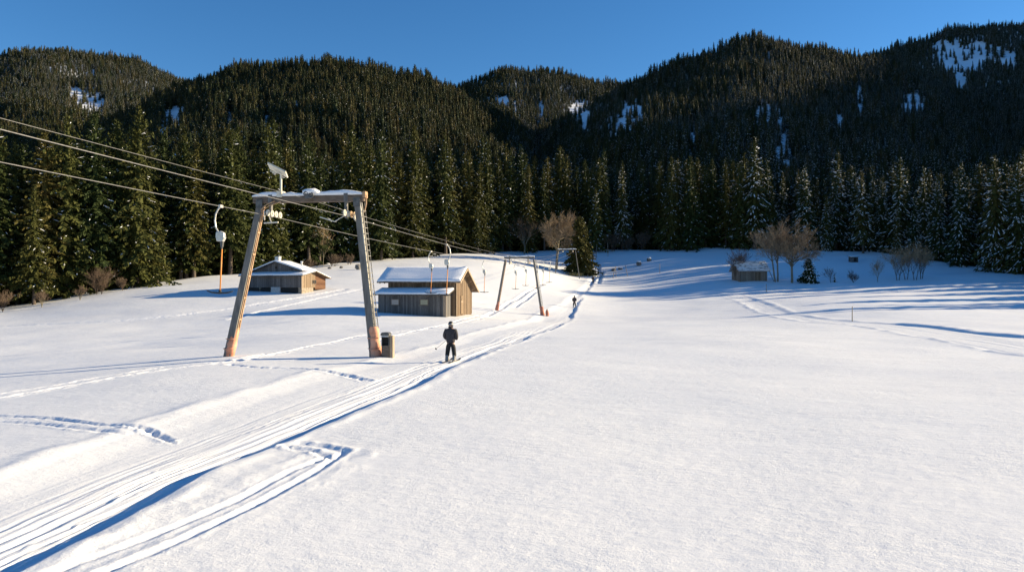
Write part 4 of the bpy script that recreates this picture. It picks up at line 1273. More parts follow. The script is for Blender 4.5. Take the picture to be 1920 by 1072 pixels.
# ------------------------------------------------------------------ drag bars
def t_bar(label, mirror=1, big=True):
    t = thing('drag_bar', label, 'lift bar', group='drag bars hanging from the lift rope')
    m = mirror
    k = MB()
    k.box((0, 0, .0), (.10, .26, .12)); k.tube([(0, 0, -.03), (-.10 * m, 0, -.10), (-.22 * m, 0, -.32), (-.26 * m, 0, -.62), (-.22 * m, 0, -.90), (-.12 * m, 0, -1.08), (.0, 0, -1.18)], .035, 8)
    k.build('hanger_arm', M['steel'], t, smooth=False, bevel=0)
    k = MB()
    k.prism([(-.17, -1.10), (.02, -1.06), (.17, -1.14), (.20, -1.36), (.12, -1.52), (-.15, -1.50), (-.19, -1.3)], -.11, .11, axis='y')
    box = k.build('spring_box', M['steel'], t, bevel=.03)
    k = MB(); k.prism([(-.02, -1.52), (.12, -1.52), (.10, -1.74), (.02, -1.78)], -.06, .06, axis='y'); k.tube([(.05, 0, -1.76), (.05, 0, -1.86)], .03, 8)
    k.build('guide', M['dark_steel'], box, bevel=.01)
    k = MB(); k.tube([(.05, 0, -1.84), (-.03, 0, -3.62)], .032, 8)
    k.build('pole', M['orange_pole'], t, smooth=True)
    k = MB(); k.tube([(-.62, 0, -3.62), (-.4, 0, -3.70), (-.05, 0, -3.73), (.3, 0, -3.71), (.54, 0, -3.65)], [.022, .034, .04, .034, .022], 8)
    k.box((-.03, 0, -3.66), (.10, .08, .12))
    k.build('crosspiece', M['black_rubber'], t, smooth=True)
    return t
def on_path(path, px):
    best = min(range(len(path) - 1), key=lambda i: 0 if (path[i].y > 1 and (px_of(path[i].x, path[i].y) - px) * (px_of(path[i + 1].x, path[i + 1].y) - px) <= 0) else 1)
    p, q = path[best], path[best + 1]
    for i in range(60):
        c = p.lerp(q, i / 59)
        if px_of(c.x, c.y) >= px: return c
    return q
proto_bar = None
for (path, px, mir, lab, sc) in [
    (PB, 413, 1, 'nearest drag bar with bright orange pole, hanging before the sunlit spruces', 1.0),
    (PA, 838, -1, 'larger of the two drag bars hanging over the plank hut', 1.0),
    (PB, 808, 1, 'smaller of the two drag bars hanging over the plank hut, orange pole', .95),
    (PB, 908, 1, 'drag bar hanging in the clear just past the plank hut gable', .95),
    (PB, 967, 1, 'distant drag bar framed between the legs of the second tower', .95),
    (PB, 986, 1, 'far drag bar nearest the ladder leg, seen through the second tower', .95),
    (PA, 1006, -1, 'distant drag bar just beyond the second tower crossbar end', .95),
    (PA, 1018, -1, 'far drag bar hanging between second tower and round bare tree', .95),
    (PA, 1030, -1, 'farthest drag bar in view, close to the round bare tree', .95)]:
    if mir == 1 and proto_bar is not None: o = copy_tree(proto_bar); tag(o, lab)
    elif mir == -1 and path is PA and px != 838: o = copy_tree(proto_bar_m); tag(o, lab)
    else:
        o = t_bar(lab, mir)
        if mir == 1: proto_bar = o
        else: proto_bar_m = o
    o.location = on_path(path, px); o.rotation_euler = (0, 0, -.168 + random.gauss(0, .05)); o.scale = (sc, sc, sc)

# ------------------------------------------------------------------ control cabinet and padded block
x, y = (724 - 960) / F * 35.6, 35.6
t = thing('control_cabinet', 'narrow dark control cabinet with a plank on its side, beside padded tower foot', 'cabinet', (x, y, zg(x, y) - .1), -.2)
k = MB(); k.prism([(-.19, 0), (.19, 0), (.19, .66), (-.19, .66)], -.14, .14, axis='y'); k.build('lower_case', M['beam_brown'], t, bevel=.015)
k = MB(); k.box((-.175, 0, .9), (.03, .28, .49)); k.box((.175, 0, .9), (.03, .28, .49)); k.box((0, .12, .9), (.33, .03, .49)); k.build('open_hood', M['dark_steel'], t, bevel=.01)
k = MB(); k.box((0, .05, .9), (.31, .10, .44)); k.build('recess', M['void'], t)  # near-black filler painting the shade of the open hood
k = MB(); k.prism([(-.22, 1.14), (.22, 1.14), (.22, 1.22), (.15, 1.28), (-.15, 1.28), (-.22, 1.22)], -.19, .17, axis='y'); lid = k.build('lid', M['dark_steel'], t, bevel=.015)
k = MB(); k.box((0, -.178, 1.10), (.34, .02, .07)); k.build('name_strip', M['concrete'], lid)
k = MB(); k.box((.29, .02, .56), (.16, .26, 1.12)); k.build('side_plank', M['timber'], t, bevel=.01)
x, y = (1026 - 960) / F * 98, 98
t = thing('padded_post', 'short red padded post next to the second lift tower foot', 'post', (x, y, zg(x, y)))
k = MB(); k.tube([(0, 0, -.1), (.02, 0, .3), (-.03, 0, .62), (.0, 0, .8)], [.2, .24, .2, .14], 12); k.build('padding', M['padding_red'], t, smooth=True)
k = MB(); k.tube([(0, 0, -.2), (0, 0, .92)], .06, 8); k.build('post', M['beam_brown'], t)

# ------------------------------------------------------------------ buildings
def snow_slab(poly_pts, th, nrm_up=True):
    """closed slab from a 3D quad, thickened upward, edges rounded by an inset"""
    p = [Vector(q) for q in poly_pts]
    c = sum(p, Vector()) / 4
    up = Vector((0, 0, 1))
    bot = p
    m1 = [q + up * th * .6 for q in p]
    top = [q + (c - q).normalized() * min(.16, th) + up * th for q in p]
    k = MB()
    fs = [(3, 2, 1, 0)]
    for i in range(4):
        j = (i + 1) % 4
        fs += [(i, j, j + 4, i + 4), (i + 4, j + 4, j + 8, i + 8)]
    fs.append((8, 9, 10, 11))
    k.add(bot + m1 + top, fs)
    return k

def subdivide_noise(o, cuts, amp, seed):
    """break up a snow slab's flat top"""
    import bmesh
    bm = bmesh.new(); bm.from_mesh(o.data)
    bmesh.ops.subdivide_edges(bm, edges=bm.edges[:], cuts=cuts, use_grid_fill=True)
    co = np.array([v.co[:] for v in bm.verts])
    n = fbm(co[:, 0] * 1.1 + seed, co[:, 1] * 1.1, seed, 3) + .6 * vnoise(co[:, 0] * 3.1, co[:, 2] * 3 + co[:, 1] * 3, seed + 5)
    for v, d in zip(bm.verts, n): v.co.z += float(d) * amp
    bm.to_mesh(o.data); bm.free()

# --- plank hut
def local_place(px, D, rot, lx, ly):
    """object origin so that local (lx, ly) stands at that spot"""
    X = (px - 960) / F * D
    c, s = math.cos(rot), math.sin(rot)
    return X - (lx * c - ly * s), D - (lx * s + ly * c)
rot = math.radians(-12)
ox, oy = local_place(855, 81.0, rot, 3.9, 0)
oz = zg(ox - 1, oy) - .05
t = thing('plank_hut', 'grey plank hut with snowy gable roof and lean-to, beside the lift lane', 'hut', (ox, oy, oz), rot)
k = MB(); k.prism([(0, -.4), (0, 3.80), (2.2, 4.95), (6.4, 2.75), (6.4, -.4)], -3.9, 3.86, axis='x'); main = k.build('wall', M['plank_brown'], t)
k = MB(); k.prism([(0, -.4), (0, 3.78), (2.2, 4.93), (6.4, 2.73), (6.4, -.4)], 3.86, 3.92, axis='x'); gab = k.build('gable_wall', M['plank_brown'], t)
k = MB()
for yy, w_ in ((.06, .14), (2.6, .10), (4.3, .10), (6.34, .14)):
    zt = 3.75 if yy < 1 else (4.95 - (yy - 2.2) * .524 - .2)
    k.box((3.95, yy, zt / 2 - .1), (.05, w_, zt))
k.build('corner_board', M['timber'], gab, bevel=.005)
k = MB(); k.box((3.96, 2.1, 1.0), (.07, .95, 2.0)); dr = k.build('door', M['plank_tan'], t)
k = MB(); k.box((4.0, 2.05, 1.35), (.03, .75, .10)); k.build('door_bar', M['timber'], dr)
k = MB(); k.prism([(-1.9, -.5), (-1.9, 2.18), (-.002, 2.62), (-.002, -.5)], -4.3, 3.35, axis='x'); lt = k.build('lean_to', M['plank_grey'], t)
k = MB(); k.box((3.22, -1.92, .85), (.34, .06, 2.6)); k.build('pale_board', M['timber'], lt)
for wx, mt in ((-2.35, 'shutter'), (.92, 'shutter_olive')):
    k = MB()
    for sx_, sz_, a_, b_ in ((0, .30, .94, .07), (0, -.30, .94, .07), (-.44, 0, .07, .53), (.44, 0, .07, .53)): k.box((wx + sx_, -1.93, 1.35 + sz_), (a_, .08, b_))
    fr_ = k.build('window_frame', M['beam_brown'], lt, bevel=.005)
    k = MB(); k.box((wx, -1.92, 1.35), (.80, .05, .52)); k.build('shutter', M[mt], fr_)
# roofs: boards below, snow above
def slope(p, q, r, s, th, mat, name, parent):
    """board deck whose top face is the quad p q r s"""
    k = MB(); pts = [Vector(a) for a in (p, q, r, s)]
    low = [a - Vector((0, 0, th)) for a in pts]
    k.add(pts + low, [(0, 1, 2, 3), (7, 6, 5, 4), (0, 4, 5, 1), (1, 5, 6, 2), (2, 6, 7, 3), (3, 7, 4, 0)])
    return k.build(name, M[mat], parent)
XL_, XR_ = -4.95, 4.6
def zmain(yv): return 4.95 + .13 - abs(yv - 2.2) * .524
rf = slope((XL_, -.75, zmain(-.75)), (XR_, -.75, zmain(-.75)), (XR_, 2.2, zmain(2.2)), (XL_, 2.2, zmain(2.2)), .12, 'plank_brown', 'roof', t)
rb = slope((XL_, 2.2, zmain(2.2) - .003), (XR_, 2.2, zmain(2.2) - .003), (XR_, 7.2, zmain(7.2)), (XL_, 7.2, zmain(7.2)), .12, 'plank_brown', 'rear_roof', t)
o = snow_slab([(XL_ + .03, -.72, zmain(-.72) + .004), (XR_ - .05, -.72, zmain(-.72) + .004), (XR_ - .05, 2.28, zmain(2.2) + .004), (XL_ + .03, 2.28, zmain(2.2) + .004)], .20).build('roof_snow', M['snow'], rf, smooth=True); subdivide_noise(o, 9, .06, 11)
o = snow_slab([(XL_ + .03, 2.3, zmain(2.3) + .004), (XR_ - .05, 2.3, zmain(2.3) + .004), (XR_ - .05, 7.15, zmain(7.15) + .004), (XL_ + .03, 7.15, zmain(7.15) + .004)], .14).build('roof_snow', M['snow'], rb, smooth=True); subdivide_noise(o, 9, .04, 12)
k = MB()
for i in range(17): k.bar((XL_ + .35 + i * .54, -.70, zmain(-.7) - .17), (XL_ + .35 + i * .54, .1, zmain(.1) - .17), .09, .1)
k.build('rafter_ends', M['beam_brown'], rf)
for y0_, y1_ in ((-.75, 2.2), (7.2, 2.2)):
    k = MB(); k.bar((XR_ + .025, y0_, zmain(y0_) - .10), (XR_ + .025, y1_, zmain(y1_) - .10), .05, .22, up=(0, 0, 1)); k.build('barge_board', M['timber'], rf if y0_ < 0 else rb)
lr = slope((-4.75, -2.35, 2.20), (3.75, -2.35, 2.20), (3.75, -.01, 2.76), (-4.75, -.01, 2.76), .10, 'plank_grey', 'lean_to_roof', lt)
o = snow_slab([(-4.72, -2.32, 2.205), (3.70, -2.32, 2.205), (3.70, -.03, 2.76), (-4.72, -.03, 2.76)], .20).build('roof_snow', M['snow'], lr, smooth=True); subdivide_noise(o, 9, .07, 13)
k = MB()
for i in range(9): k.bar((-4.5 + i * 1.0, -2.42, 2.06), (-4.5 + i * 1.0, -1.8, 2.2), .09, .1)
k.build('rafter_ends', M['beam_brown'], lr)
k = MB(); k.blob((2.4, -1.4, 2.62), (1.5, .7, .14), 8, .12, 14, 8); k.build('snow_heap', M['snow'], lr, smooth=True)

# --- farmhouse
rot = math.radians(-24)
ox, oy = local_place(565, 104.5, rot, 5.2, 0)
oz = zg(ox + 1.5, oy + 1.5) - .15
t = thing('farmhouse', 'old farmhouse of grey boards on stone footing, with snowy low-pitched roofs and chimney', 'house', (ox, oy, oz), rot)
t.scale = (1.19, .76, .80)
k = MB(); k.box((0, 3.6, .05), (8.3, 6.9, 1.1)); k.build('recess_wall', M['void'], t)  # dark block painting the shade between the stone footings
k = MB(); k.box((4.12, 1.75, .15), (.5, 3.3, 1.25)); k.box((-4.15, .4, .15), (.4, .7, 1.25)); k.box((-2.0, .3, .15), (.3, .3, 1.2)); k.build('stone_footing', M['stone'], t, bevel=.04)
k = MB(); k.box((.55, .0, .2), (1.35, .35, 1.25)); k.build('concrete_step', M['concrete'], t, bevel=.02)
k = MB(); k.box((0, .06, 1.78), (8.8, .12, 2.15)); k.build('front_wall', M['plank_house'], t)
k = MB(); k.prism([(.12, .72), (.12, 2.86), (3.2, 3.55), (3.9, 3.4), (3.9, .72)], 4.25, 4.40, axis='x'); sw = k.build('side_wall', M['plank_tan'], t)
k = MB(); k.prism([(3.9, .4), (3.9, 3.4), (7.0, 2.7), (7.0, .4)], 4.22, 4.36, axis='x'); k.build('rear_side_wall', M['plank_red'], t)
k = MB(); k.box((4.41, .09, 1.75), (.05, .2, 2.2)); k.box((4.42, 2.75, 1.9), (.05, .16, 2.3)); k.build('corner_board', M['timber'], sw)
k = MB(); k.box((-4.3, 3.6, 1.7), (.14, 6.8, 2.2)); k.box((0, 7.0, 1.5), (8.7, .14, 2.3)); k.build('back_wall', M['plank_house'], t)
for wy in (3.45, 4.05):
    k = MB(); k.box((4.41, wy - .15, 1.72), (.06, .5, .7)); w_ = k.build('window', M['beam_brown'], sw)
    k = MB(); k.box((4.43, wy - .15, 1.74), (.05, .38, .54)); k.build('pane', M['void'], w_)
for i, wx in enumerate((-2.9, -1.2, .6, 2.1, 3.0)):
    k = MB(); k.box((wx, -.01, 2.45), (.9 if i != 2 else 1.1, .05, .10)); k.build('hatch_rail', M['beam_brown'], t)
# wing roof: front slope and back slope, ridge along the wing
def zw(yv): return 3.68 - abs(yv - 3.2) * .20
fr_ = slope((-4.9, -.75, zw(-.75)), (4.95, -.75, zw(-.75)), (4.95, 3.2, zw(3.2)), (-4.9, 3.2, zw(3.2)), .14, 'plank_house', 'front_roof', t)
br_ = slope((-4.9, 3.2, zw(3.2) - .003), (4.95, 3.2, zw(3.2) - .003), (4.95, 7.6, zw(7.6) - .35), (-4.9, 7.6, zw(7.6) - .35), .14, 'plank_brown', 'rear_roof', t)
o = snow_slab([(-4.88, -.72, zw(-.72) + .004), (4.90, -.72, zw(-.72) + .004), (4.90, 3.25, zw(3.2) + .004), (-4.88, 3.25, zw(3.2) + .004)], .24).build('roof_snow', M['snow'], fr_, smooth=True); subdivide_noise(o, 9, .06, 21)
o = snow_slab([(-4.88, 3.25, zw(3.25) + .004), (4.90, 3.25, zw(3.25) + .004), (4.90, 7.55, zw(7.55) - .35 + .004), (-4.88, 7.55, zw(7.55) - .35 + .004)], .22).build('roof_snow', M['snow'], br_, smooth=True); subdivide_noise(o, 9, .06, 22)
# upper storey with the gable to the front
def zu(xv): return 5.35 - abs(xv + .2) * (.46 if xv < -.2 else .40)
k = MB(); k.prism([(-3.6, 2.6), (-3.6, 3.75), (-.2, 5.30), (3.5, 3.85), (3.5, 2.6)], 1.6, 4.9, axis='y'); up_ = k.build('upper_wall', M['plank_house'], t)
k = MB(); k.box((-.25, 1.56, 4.35), (.42, .10, .55)); w_ = k.build('attic_window', M['beam_brown'], up_); k = MB(); k.box((-.25, 1.52, 4.35), (.30, .06, .42)); k.build('pane', M['void'], w_)
for sx_, x0_, x1_ in ((-1, -4.3, -.2), (1, 4.0, -.2)):
    q_ = [(x0_, .9, zu(x0_) + .1), (x1_, .9, zu(x1_) + .1), (x1_, 5.2, zu(x1_) + .1), (x0_, 5.2, zu(x0_) + .1)]
    if sx_ > 0: q_ = [q_[1], q_[0], q_[3], q_[2]]
    r_ = slope(*q_, .14, 'plank_house', 'upper_roof', t)
    q2 = [(a + (.03 if a < x1_ else -.03 if a > x1_ else 0), b + (.03 if b < 5 else -.03), c + .004) for a, b, c in q_]
    o = snow_slab(q2, .22).build('roof_snow', M['snow'], r_, smooth=True); subdivide_noise(o, 9, .05, 23 + sx_)
k = MB(); k.box((-1.6, 4.4, 5.4), (.62, .62, 2.0)); ch = k.build('chimney', M['whitewash'], t, bevel=.02)
k = MB(); k.box((-1.6, 4.4, 6.42), (.74, .74, .10)); k.build('chimney_cap', M['concrete'], ch)
k = MB(); k.tube([(2.2, 4.2, 4.2), (2.2, 4.2, 5.35)], .13, 10); fp = k.build('flue_pipe', M['whitewash'], t); k = MB(); k.blob((2.2, 4.2, 5.4), (.2, .2, .1), 2, .1); k.build('snow_cap', M['snow'], fp, smooth=True)

# --- hay hut
rot = math.radians(4)
ox, oy = local_place(1414, 150.5, rot, 0, 0)
oz = zg(ox, oy) - .1
t = thing('hay_hut', 'small brown hay hut with snow-speckled shingle roof, in front of the shaded slope', 'hut', (ox, oy, oz), rot)
k = MB(); k.prism([(0, -.3), (0, 2.35), (2.3, 3.95), (4.6, 2.35), (4.6, -.3)], -2.9, 2.7, axis='x'); k.build('wall', M['plank_old'], t)
k = MB(); k.box((.8, -.03, 1.0), (1.1, .06, 1.9)); k.build('door', M['plank_brown'], t)
def zh(yv): return 4.10 - abs(yv - 2.3) * .70
r1 = slope((-3.4, -.5, zh(-.5)), (3.2, -.5, zh(-.5)), (3.2, 2.3, zh(2.3)), (-3.4, 2.3, zh(2.3)), .12, 'shingle', 'roof', t)
r2 = slope((-3.4, 2.3, zh(2.3) - .003), (3.2, 2.3, zh(2.3) - .003), (3.2, 5.1, zh(5.1)), (-3.4, 5.1, zh(5.1)), .12, 'shingle', 'rear_roof', t)
k = MB(); rg_ = np.random.default_rng(9)
for i in range(300):
    x_, y_ = rg_.uniform(-3.2, 3.0), rg_.uniform(-.4, 2.2)
    k.blob((x_, y_, zh(y_) + .01), (rg_.uniform(.15, .62), rg_.uniform(.10, .34), .06), i, .35, 8, 5)
k.build('snow_patches', M['snow'], r1)['kind'] = 'stuff'
k = MB(); k.bar((3.22, -.5, zh(-.5) + .03), (3.22, 2.3, zh(2.3) + .03), .10, .14); k.build('barge_snow', M['snow'], r1)
o = snow_slab([(-3.35, 2.32, zh(2.32) + .004), (3.15, 2.32, zh(2.32) + .004), (3.15, 5.05, zh(5.05) + .004), (-3.35, 5.05, zh(5.05) + .004)], .14).build('roof_snow', M['snow'], r2, smooth=True)
k = MB(); k.tube([(3.0, -.3, 2.2), (3.9, -.4, 0)], .06, 6); k.tube([(-3.1, -.2, 0), (-3.0, -.2, 2.3)], .1, 6); k.build('prop_pole', M['beam_brown'], t)

# --- little dark shed
ox, oy = (1600 - 960) / F * 184, 184
t = thing('little_shed', 'little dark shed with snow on its flat roof, alone in the blue shade', 'shed', (ox, oy, zg(ox, oy) - .1), .1)
k = MB(); k.prism([(-.7, -.2), (-.7, 1.25), (.7, 1.45), (.7, -.2)], -.85, .85, axis='x'); k.build('wall', M['plank_grey'], t)
r1 = slope((-1.05, -.9, 1.30), (1.05, -.9, 1.30), (1.05, .9, 1.52), (-1.05, .9, 1.52), .08, 'plank_grey', 'roof', t)
snow_slab([(-1.03, -.88, 1.305), (1.03, -.88, 1.305), (1.03, .88, 1.525), (-1.03, .88, 1.525)], .14).build('roof_snow', M['snow'], r1, smooth=True)
k = MB(); k.box((0, -.72, .6), (.6, .06, 1.0)); k.build('door', M['void'], t)

# ------------------------------------------------------------------ stones, posts, grass
def stone(px, D, s, label, seed, cap=True, name='boulder'):
    x = (px - 960) / F * D
    t = thing(name, label, 'rock', (x, D, zg(x, D)), random.uniform(0, 3), 'stones in the snow')
    k = MB(); k.blob((0, 0, s[2] * .45), (s[0] / 2, s[1] / 2, s[2] * .6), seed, .22, 10, 7); k.build('rock', M['rock'], t)
    if cap:
        k = MB(); k.blob((0, 0, s[2] * .88), (s[0] * .46, s[1] * .46, s[2] * .28), seed + 1, .12, 10, 6); k.build('snow_cap', M['snow'], t, smooth=True)
    return t
stone(672, 142, (1.3, 1.0, 1.0), 'dark boulder lying alone in sunlit snow between farmhouse and plank hut', 1, False)
stone(1198, 192, (1.5, 1.2, 1.1), 'snow-capped boulder, larger of the pair on the shaded slope', 2)
stone(1217, 196, (1.4, 1.1, .9), 'snow-capped boulder, smaller and higher of the pair on the shaded slope', 3)
stone(1150, 189, (1.5, 1.0, .6), 'low dark stone above the leaning posts', 4, False)
stone(1163, 190, (1.2, .9, .5), 'flat dark stone half buried beside the low dark one', 5)
stone(640, 150, (.9, .7, .4), 'small dark stone on the slope below the slender bare tree', 6, False)
stone(618, 146, (.8, .7, .35), 'tiny stone uphill from the farmhouse roof', 7, False)

def post(px, D, h, r, label, lean=(0, 0)):
    x = (px - 960) / F * D
    z = zg(x, D)
    k = MB(); k.tube([(0, 0, -.3), (lean[0] * h * .5, lean[1] * h * .5, h * .5), (lean[0] * h, lean[1] * h, h)], [r, r * .95, r * .8], 8)
    k.tube([(lean[0] * h, lean[1] * h, h), (lean[0] * h, lean[1] * h, h + r * 1.2)], [r * .8, r * .3], 8)
    o = k.build('marker_post', M['marker'], None, smooth=True); o.location = (x, D, z)
    return tag(o, label, 'post', 'wooden posts in the snow')
post(1598, 71.5, 1.4, .045, 'thin wooden marker pole at the bend of the second groomed lane')
post(1437, 134, 1.5, .06, 'wooden marker pole beside the curve of the lane near the hay hut')
post(1149, 178, 2.7, .07, 'leaning post tilted towards its twin, uphill of the lift lane', (.22, 0))
post(1177, 180, 2.5, .07, 'leaning post tilted the other way, by the tree shadows', (-.22, 0))
post(1155, 179, 2.6, .06, 'upright post next to the leaning one', (-.02, 0))
post(1237, 178, 2.3, .06, 'solitary upright post amid long tree shadows')
post(1118, 205, 3.4, .07, 'thin post in the blue shade above the lift lane', (.05, 0))
post(1140, 206, 3.6, .07, 'dark post against blue shaded snow, near the forest', (-.03, 0))
x, y = (1076 - 960) / F * 179, 179
k = MB(); rg_ = np.random.default_rng(12)
for i in range(420):
    a, r = rg_.uniform(0, 6.28), rg_.uniform(0, 1) ** .6
    px_, py_ = r * 2.4 * math.cos(a), r * 1.4 * math.sin(a); h_ = rg_.uniform(.3, 1.0)
    k.add([(px_ - .06, py_, -.1), (px_ + .06, py_, -.1), (px_ + rg_.normal(0, .2), py_ + rg_.normal(0, .2), h_)], [(0, 1, 2)])
o = k.build('dry_grass', M['moss'], None); o.location = (x, y, zg(x, y)); tag(o, 'patch of yellowed grass under the lone fir', 'grass', kind='stuff')

# ------------------------------------------------------------------ people
def skin_mesh(name, verts, edges, radii, mat, parent=None, sub=2):
    me = bpy.data.meshes.new(name); me.from_pydata([tuple(v) for v in verts], edges, []); 
    o = bpy.data.objects.new(name, me); COL.objects.link(o)
    sk = o.modifiers.new('skin', 'SKIN'); sk.use_smooth_shade = True
    for i, r in enumerate(radii):
        d = me.skin_vertices[0].data[i]; d.radius = (r, r) if not isinstance(r, tuple) else r
        d.use_root = (i == 0)
    ss = o.modifiers.new('sub', 'SUBSURF'); ss.levels = sub; ss.render_levels = sub
    dg = bpy.context.evaluated_depsgraph_get(); dg.update()
    new = bpy.data.meshes.new_from_object(o.evaluated_get(dg))
    o.modifiers.clear(); o.data = new; new.name = name
    new.materials.clear(); new.materials.append(M[mat])
    new.polygons.foreach_set('use_smooth', [True] * len(new.polygons)); new.update()
    if parent is not None: o.parent = parent
    return o

def finger_chain(V, E, Rr, root, base, d, side, l, r, curl):
    i0 = len(V)
    p = Vector(base); dd = Vector(d)
    for s in range(3):
        p = p + dd * l / 3; V.append(tuple(p)); Rr.append(r * (1 - .12 * s))
        E.append((root if s == 0 else len(V) - 2, len(V) - 1))
        dd = (dd + Vector(curl) * .5).normalized()

def skier(label, loc, rotz, stance=.16):
    t = thing('person', label, 'person', loc, rotz)
    # facing local +y; x is the person's right
    V = [(0, 0, .94), (0, .0, 1.12), (0, .01, 1.30), (0, 0, 1.44), (0, .0, 1.53), (0, .02, 1.62), (0, .015, 1.73)]
    Rr = [(.11, .08), (.12, .09), (.15, .10), (.12, .08), .055, (.085, .095), (.075, .085)]
    E = [(0, 1), (1, 2), (2, 3), (3, 4), (4, 5), (5, 6)]
    J = {}
    for s in (-1, 1):
        b = len(V)
        V += [(s * .19, 0, 1.42), (s * .27, -.04, 1.16), (s * .20, .20, 1.02), (s * .18, .26, 1.02)]
        Rr += [.075, .052, .04, .042]
        E += [(3, b), (b, b + 1), (b + 1, b + 2), (b + 2, b + 3)]
        J[s] = b
        for q in range(4):
            finger_chain(V, E, Rr, b + 3, (s * (.17 - .005 * q), .275 + .004 * q, 1.05 - .022 * q), (-s * .3, .9, -.1), s, [.075, .085, .08, .06][q], .0095, (-s * .8, -.5, 0))
        finger_chain(V, E, Rr, b + 3, (s * .15, .25, 1.06), (-s * .6, .5, .6), s, .06, .011, (-s * .3, .3, -.2))
        c = len(V)
        V += [(s * .10, 0, .90), (s * (stance - .01), .05, .50), (s * stance, .0, .14), (s * stance, .10, .07)]
        Rr += [.085, .06, .045, .04]
        E += [(0, c), (c, c + 1), (c + 1, c + 2), (c + 2, c + 3)]
    skin_mesh('body', V, E, Rr, 'skin', t)
    # jacket
    V = [(0, .0, .80), (0, .0, 1.0), (0, .0, 1.2), (0, .0, 1.36), (0, .0, 1.47), (0, .0, 1.54)]
    Rr = [(.225, .165), (.225, .165), (.235, .165), (.215, .145), (.13, .11), (.075, .08)]
    E = [(i, i + 1) for i in range(5)]
    for s in (-1, 1):
        b = len(V)
        V += [(s * .22, .0, 1.40), (s * .275, -.03, 1.22), (s * .285, -.02, 1.12), (s * .24, .12, 1.02), (s * .20, .20, 1.01)]
        Rr += [.10, .088, .082, .07, .058]
        E += [(3, b)] + [(b + i, b + i + 1) for i in range(4)]
    j = skin_mesh('jacket', V, E, Rr, 'jacket', t)
    k = MB(); k.ring((0, 0, 1.54), .085, .03, axis=(0, .1, 1), n=14); k.build('collar', M['jacket'], j, smooth=True)
    # trousers
    V = [(0, .0, .92), (0, 0, .86)]; Rr = [(.18, .13), (.16, .12)]; E = [(0, 1)]
    for s in (-1, 1):
        b = len(V)
        V += [(s * .10, .01, .76), (s * (stance - .025), .03, .50), (s * stance, .01, .30), (s * (stance + .005), .0, .22)]
        Rr += [.125, .108, .10, .105]
        E += [(1, b), (b, b + 1), (b + 1, b + 2), (b + 2, b + 3)]
    skin_mesh('trousers', V, E, Rr, 'trousers', t)
    # helmet with goggle strap
    k = MB(); n, m = 16, 9; vs = []; fs = []
    for i in range(m + 1):
        th = math.pi * .62 * i / m
        for q in range(n):
            a = 2 * math.pi * q / n
            vs.append((.118 * math.sin(th) * math.cos(a), .012 + .135 * math.sin(th) * math.sin(a), 1.685 + .135 * math.cos(th)))
    for i in range(m):
        for q in range(n): fs.append((i * n + q, (i + 1) * n + q, (i + 1) * n + (q + 1) % n, i * n + (q + 1) % n))
    k.add(vs, fs); h = k.build('helmet', M['helmet'], t, smooth=True)
    k = MB(); k.ring((0, .012, 1.675), .122, .02, axis=(0, .12, 1), n=20, m=6); k.build('goggle_strap', M['goggle'], h, smooth=True)
    k = MB(); k.box((.0, .03, 1.585), (.20, .16, .07)); k.build('neck_gaiter', M['jacket'], t, bevel=.03)
    for s in (-1, 1):
        k = MB(); k.prism([(-.13, .035), (.20, .035), (.20, .10), (.10, .15), (.06, .30), (-.10, .30), (-.14, .12)], s * stance - .06, s * stance + .06, axis='x')
        k.build('ski_boot', M['boot'], t, bevel=.02)
        k = MB(); k.blob((s * .185, .262, 1.02), (.048, .06, .055), 3, .05, 10, 7); g = k.build('glove', M['glove'], t, smooth=True)
    return t

def ski_pair(loc, rotz, stance, who):
    for s, d in ((-1, 'outer'), (1, 'inner')):
        k = MB(); n = 14; vs = []; fs = []
        for i in range(n + 1):
            f = i / n; y = -.72 + 1.65 * f
            w = .045 + .014 * abs(2 * f - 1) ** 1.5; 
            if f > .93: w *= max(.25, (1 - f) / .07)
            z = .012 + (.07 * max(0, (f - .86) / .14) ** 1.6)
            vs += [(-w, y, z), (w, y, z), (w, y, z + .018), (-w, y, z + .018)]
        for i in range(n):
            a = i * 4
            for q in range(4): fs.append((a + q, a + (q + 1) % 4, a + 4 + (q + 1) % 4, a + 4 + q))
        fs += [(3, 2, 1, 0), (n * 4, n * 4 + 1, n * 4 + 2, n * 4 + 3)]
        k.add(vs, fs); t = thing('ski', f"dark ski under the {'pole-side' if s < 0 else 'lane-edge-side'} boot of {who}", 'ski', loc, rotz + s * -.03, 'skis on the skiers')
        t.location = Vector(loc) + Matrix.Rotation(rotz, 3, 'Z') @ Vector((s * stance, 0, 0))
        k.build('ski_board', M['ski'], t)
        k = MB(); k.box((0, .16, .05), (.07, .06, .04)); k.box((0, -.17, .055), (.07, .07, .05)); k.build('binding', M['boot'], t, bevel=.006)

def put_skier(px, D, rotz, label, who, stance=.17, skis=True):
    x = (px - 960) / F * D
    z = zg(x, D)
    p = skier(label, (x, D, z - .005), rotz, stance)
    if skis: ski_pair((x, D, z - .005), rotz, stance, who)
    return p, (x, D, z)
p1, pos1 = put_skier(845, 33.6, -.2, 'person in dark jacket, black trousers and helmet, riding uphill nearest the camera', 'the near skier', .165)
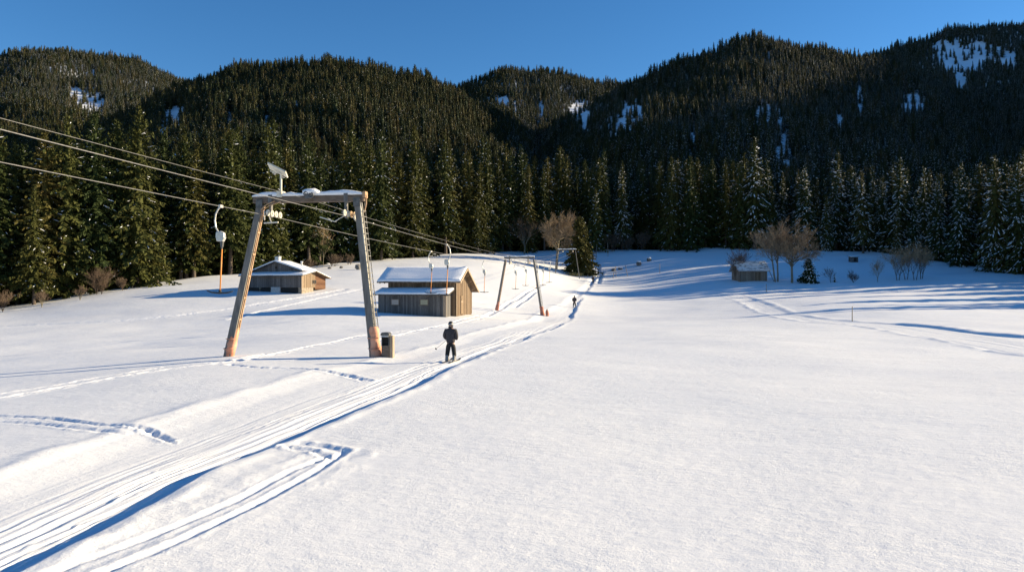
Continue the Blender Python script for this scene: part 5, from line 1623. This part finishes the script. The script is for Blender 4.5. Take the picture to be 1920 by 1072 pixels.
# ski pole held in the near skier's hand
k = MB()
R_ = Matrix.Rotation(-.2, 3, 'Z')
h0 = Vector(pos1) + R_ @ Vector((-.17, .30, 1.03)); tip = Vector(pos1) + R_ @ Vector((-.62, -.35, .56))
t = thing('ski_pole', 'thin dark ski pole held by the near skier, tip pointing back and down', 'ski pole', h0)
d = tip - h0
k.tube([-d * .12, d * .15], .016, 8); k.build('grip', M['glove'], t)
k = MB(); k.tube([d * .1, d], [.010, .007], 6); k.build('shaft', M['dark_steel'], t)
k = MB(); dn = d.normalized(); k.ring(d * .94, .04, .012, axis=dn, n=12); k.tube([d * .93, d * .95], .04, 10); k.build('basket', M['black_rubber'], t)
k = MB()
p2, pos2 = put_skier(1077, 113.5, -.12, 'person in black, second skier up the lane, small in the distance', 'the second skier', .15)
p3, pos3 = put_skier(1112, 168, -.1, 'person in dark clothes, farthest skier near the lone fir', 'the farthest skier', .15)
# ------------------------------------------------------------------ camera, sun, sky
cam = bpy.data.cameras.new('camera'); cam.sensor_width = 36.0; cam.lens = 36.0 * F / 1920.0
cam.clip_start = .1; cam.clip_end = 6000
co = bpy.data.objects.new('camera', cam); COL.objects.link(co)
co.location = (0, 0, CAM_Z); co.rotation_euler = (math.radians(90), 0, 0)
scene.camera = co
sl = bpy.data.lights.new('sun', 'SUN'); sl.energy = SUN_W; sl.angle = math.radians(.5); sl.color = SUN_C
so = bpy.data.objects.new('sun', sl); COL.objects.link(so)
dirv = Vector((math.cos(SUN_E) * math.cos(SUN_A), math.cos(SUN_E) * math.sin(SUN_A), math.sin(SUN_E)))
so.rotation_euler = (-dirv).to_track_quat('-Z', 'Y').to_euler()
so.location = dirv * 300
w = bpy.data.worlds.new('World'); scene.world = w; w.use_nodes = True
nt = w.node_tree; bg = nt.nodes['Background']
sky = nt.nodes.new('ShaderNodeTexSky'); sky.sky_type = 'NISHITA'; sky.sun_disc = False
sky.sun_elevation = SUN_E; sky.sun_rotation = math.pi / 2 - SUN_A
sky.altitude = 1200; sky.air_density = 1.0; sky.dust_density = 0.0; sky.ozone_density = 4.2
hs = nt.nodes.new('ShaderNodeHueSaturation'); hs.inputs['Saturation'].default_value = SKY_SAT
nt.links.new(sky.outputs[0], hs.inputs['Color']); nt.links.new(hs.outputs[0], bg.inputs['Color'])
bg.inputs['Strength'].default_value = SKY_S
vs = scene.view_settings; vs.view_transform = 'Standard'; vs.look = 'None'; vs.gamma = 1.0; vs.exposure = EXPO
scene.cycles.max_bounces = 6; scene.cycles.diffuse_bounces = 3; scene.cycles.transparent_max_bounces = 4
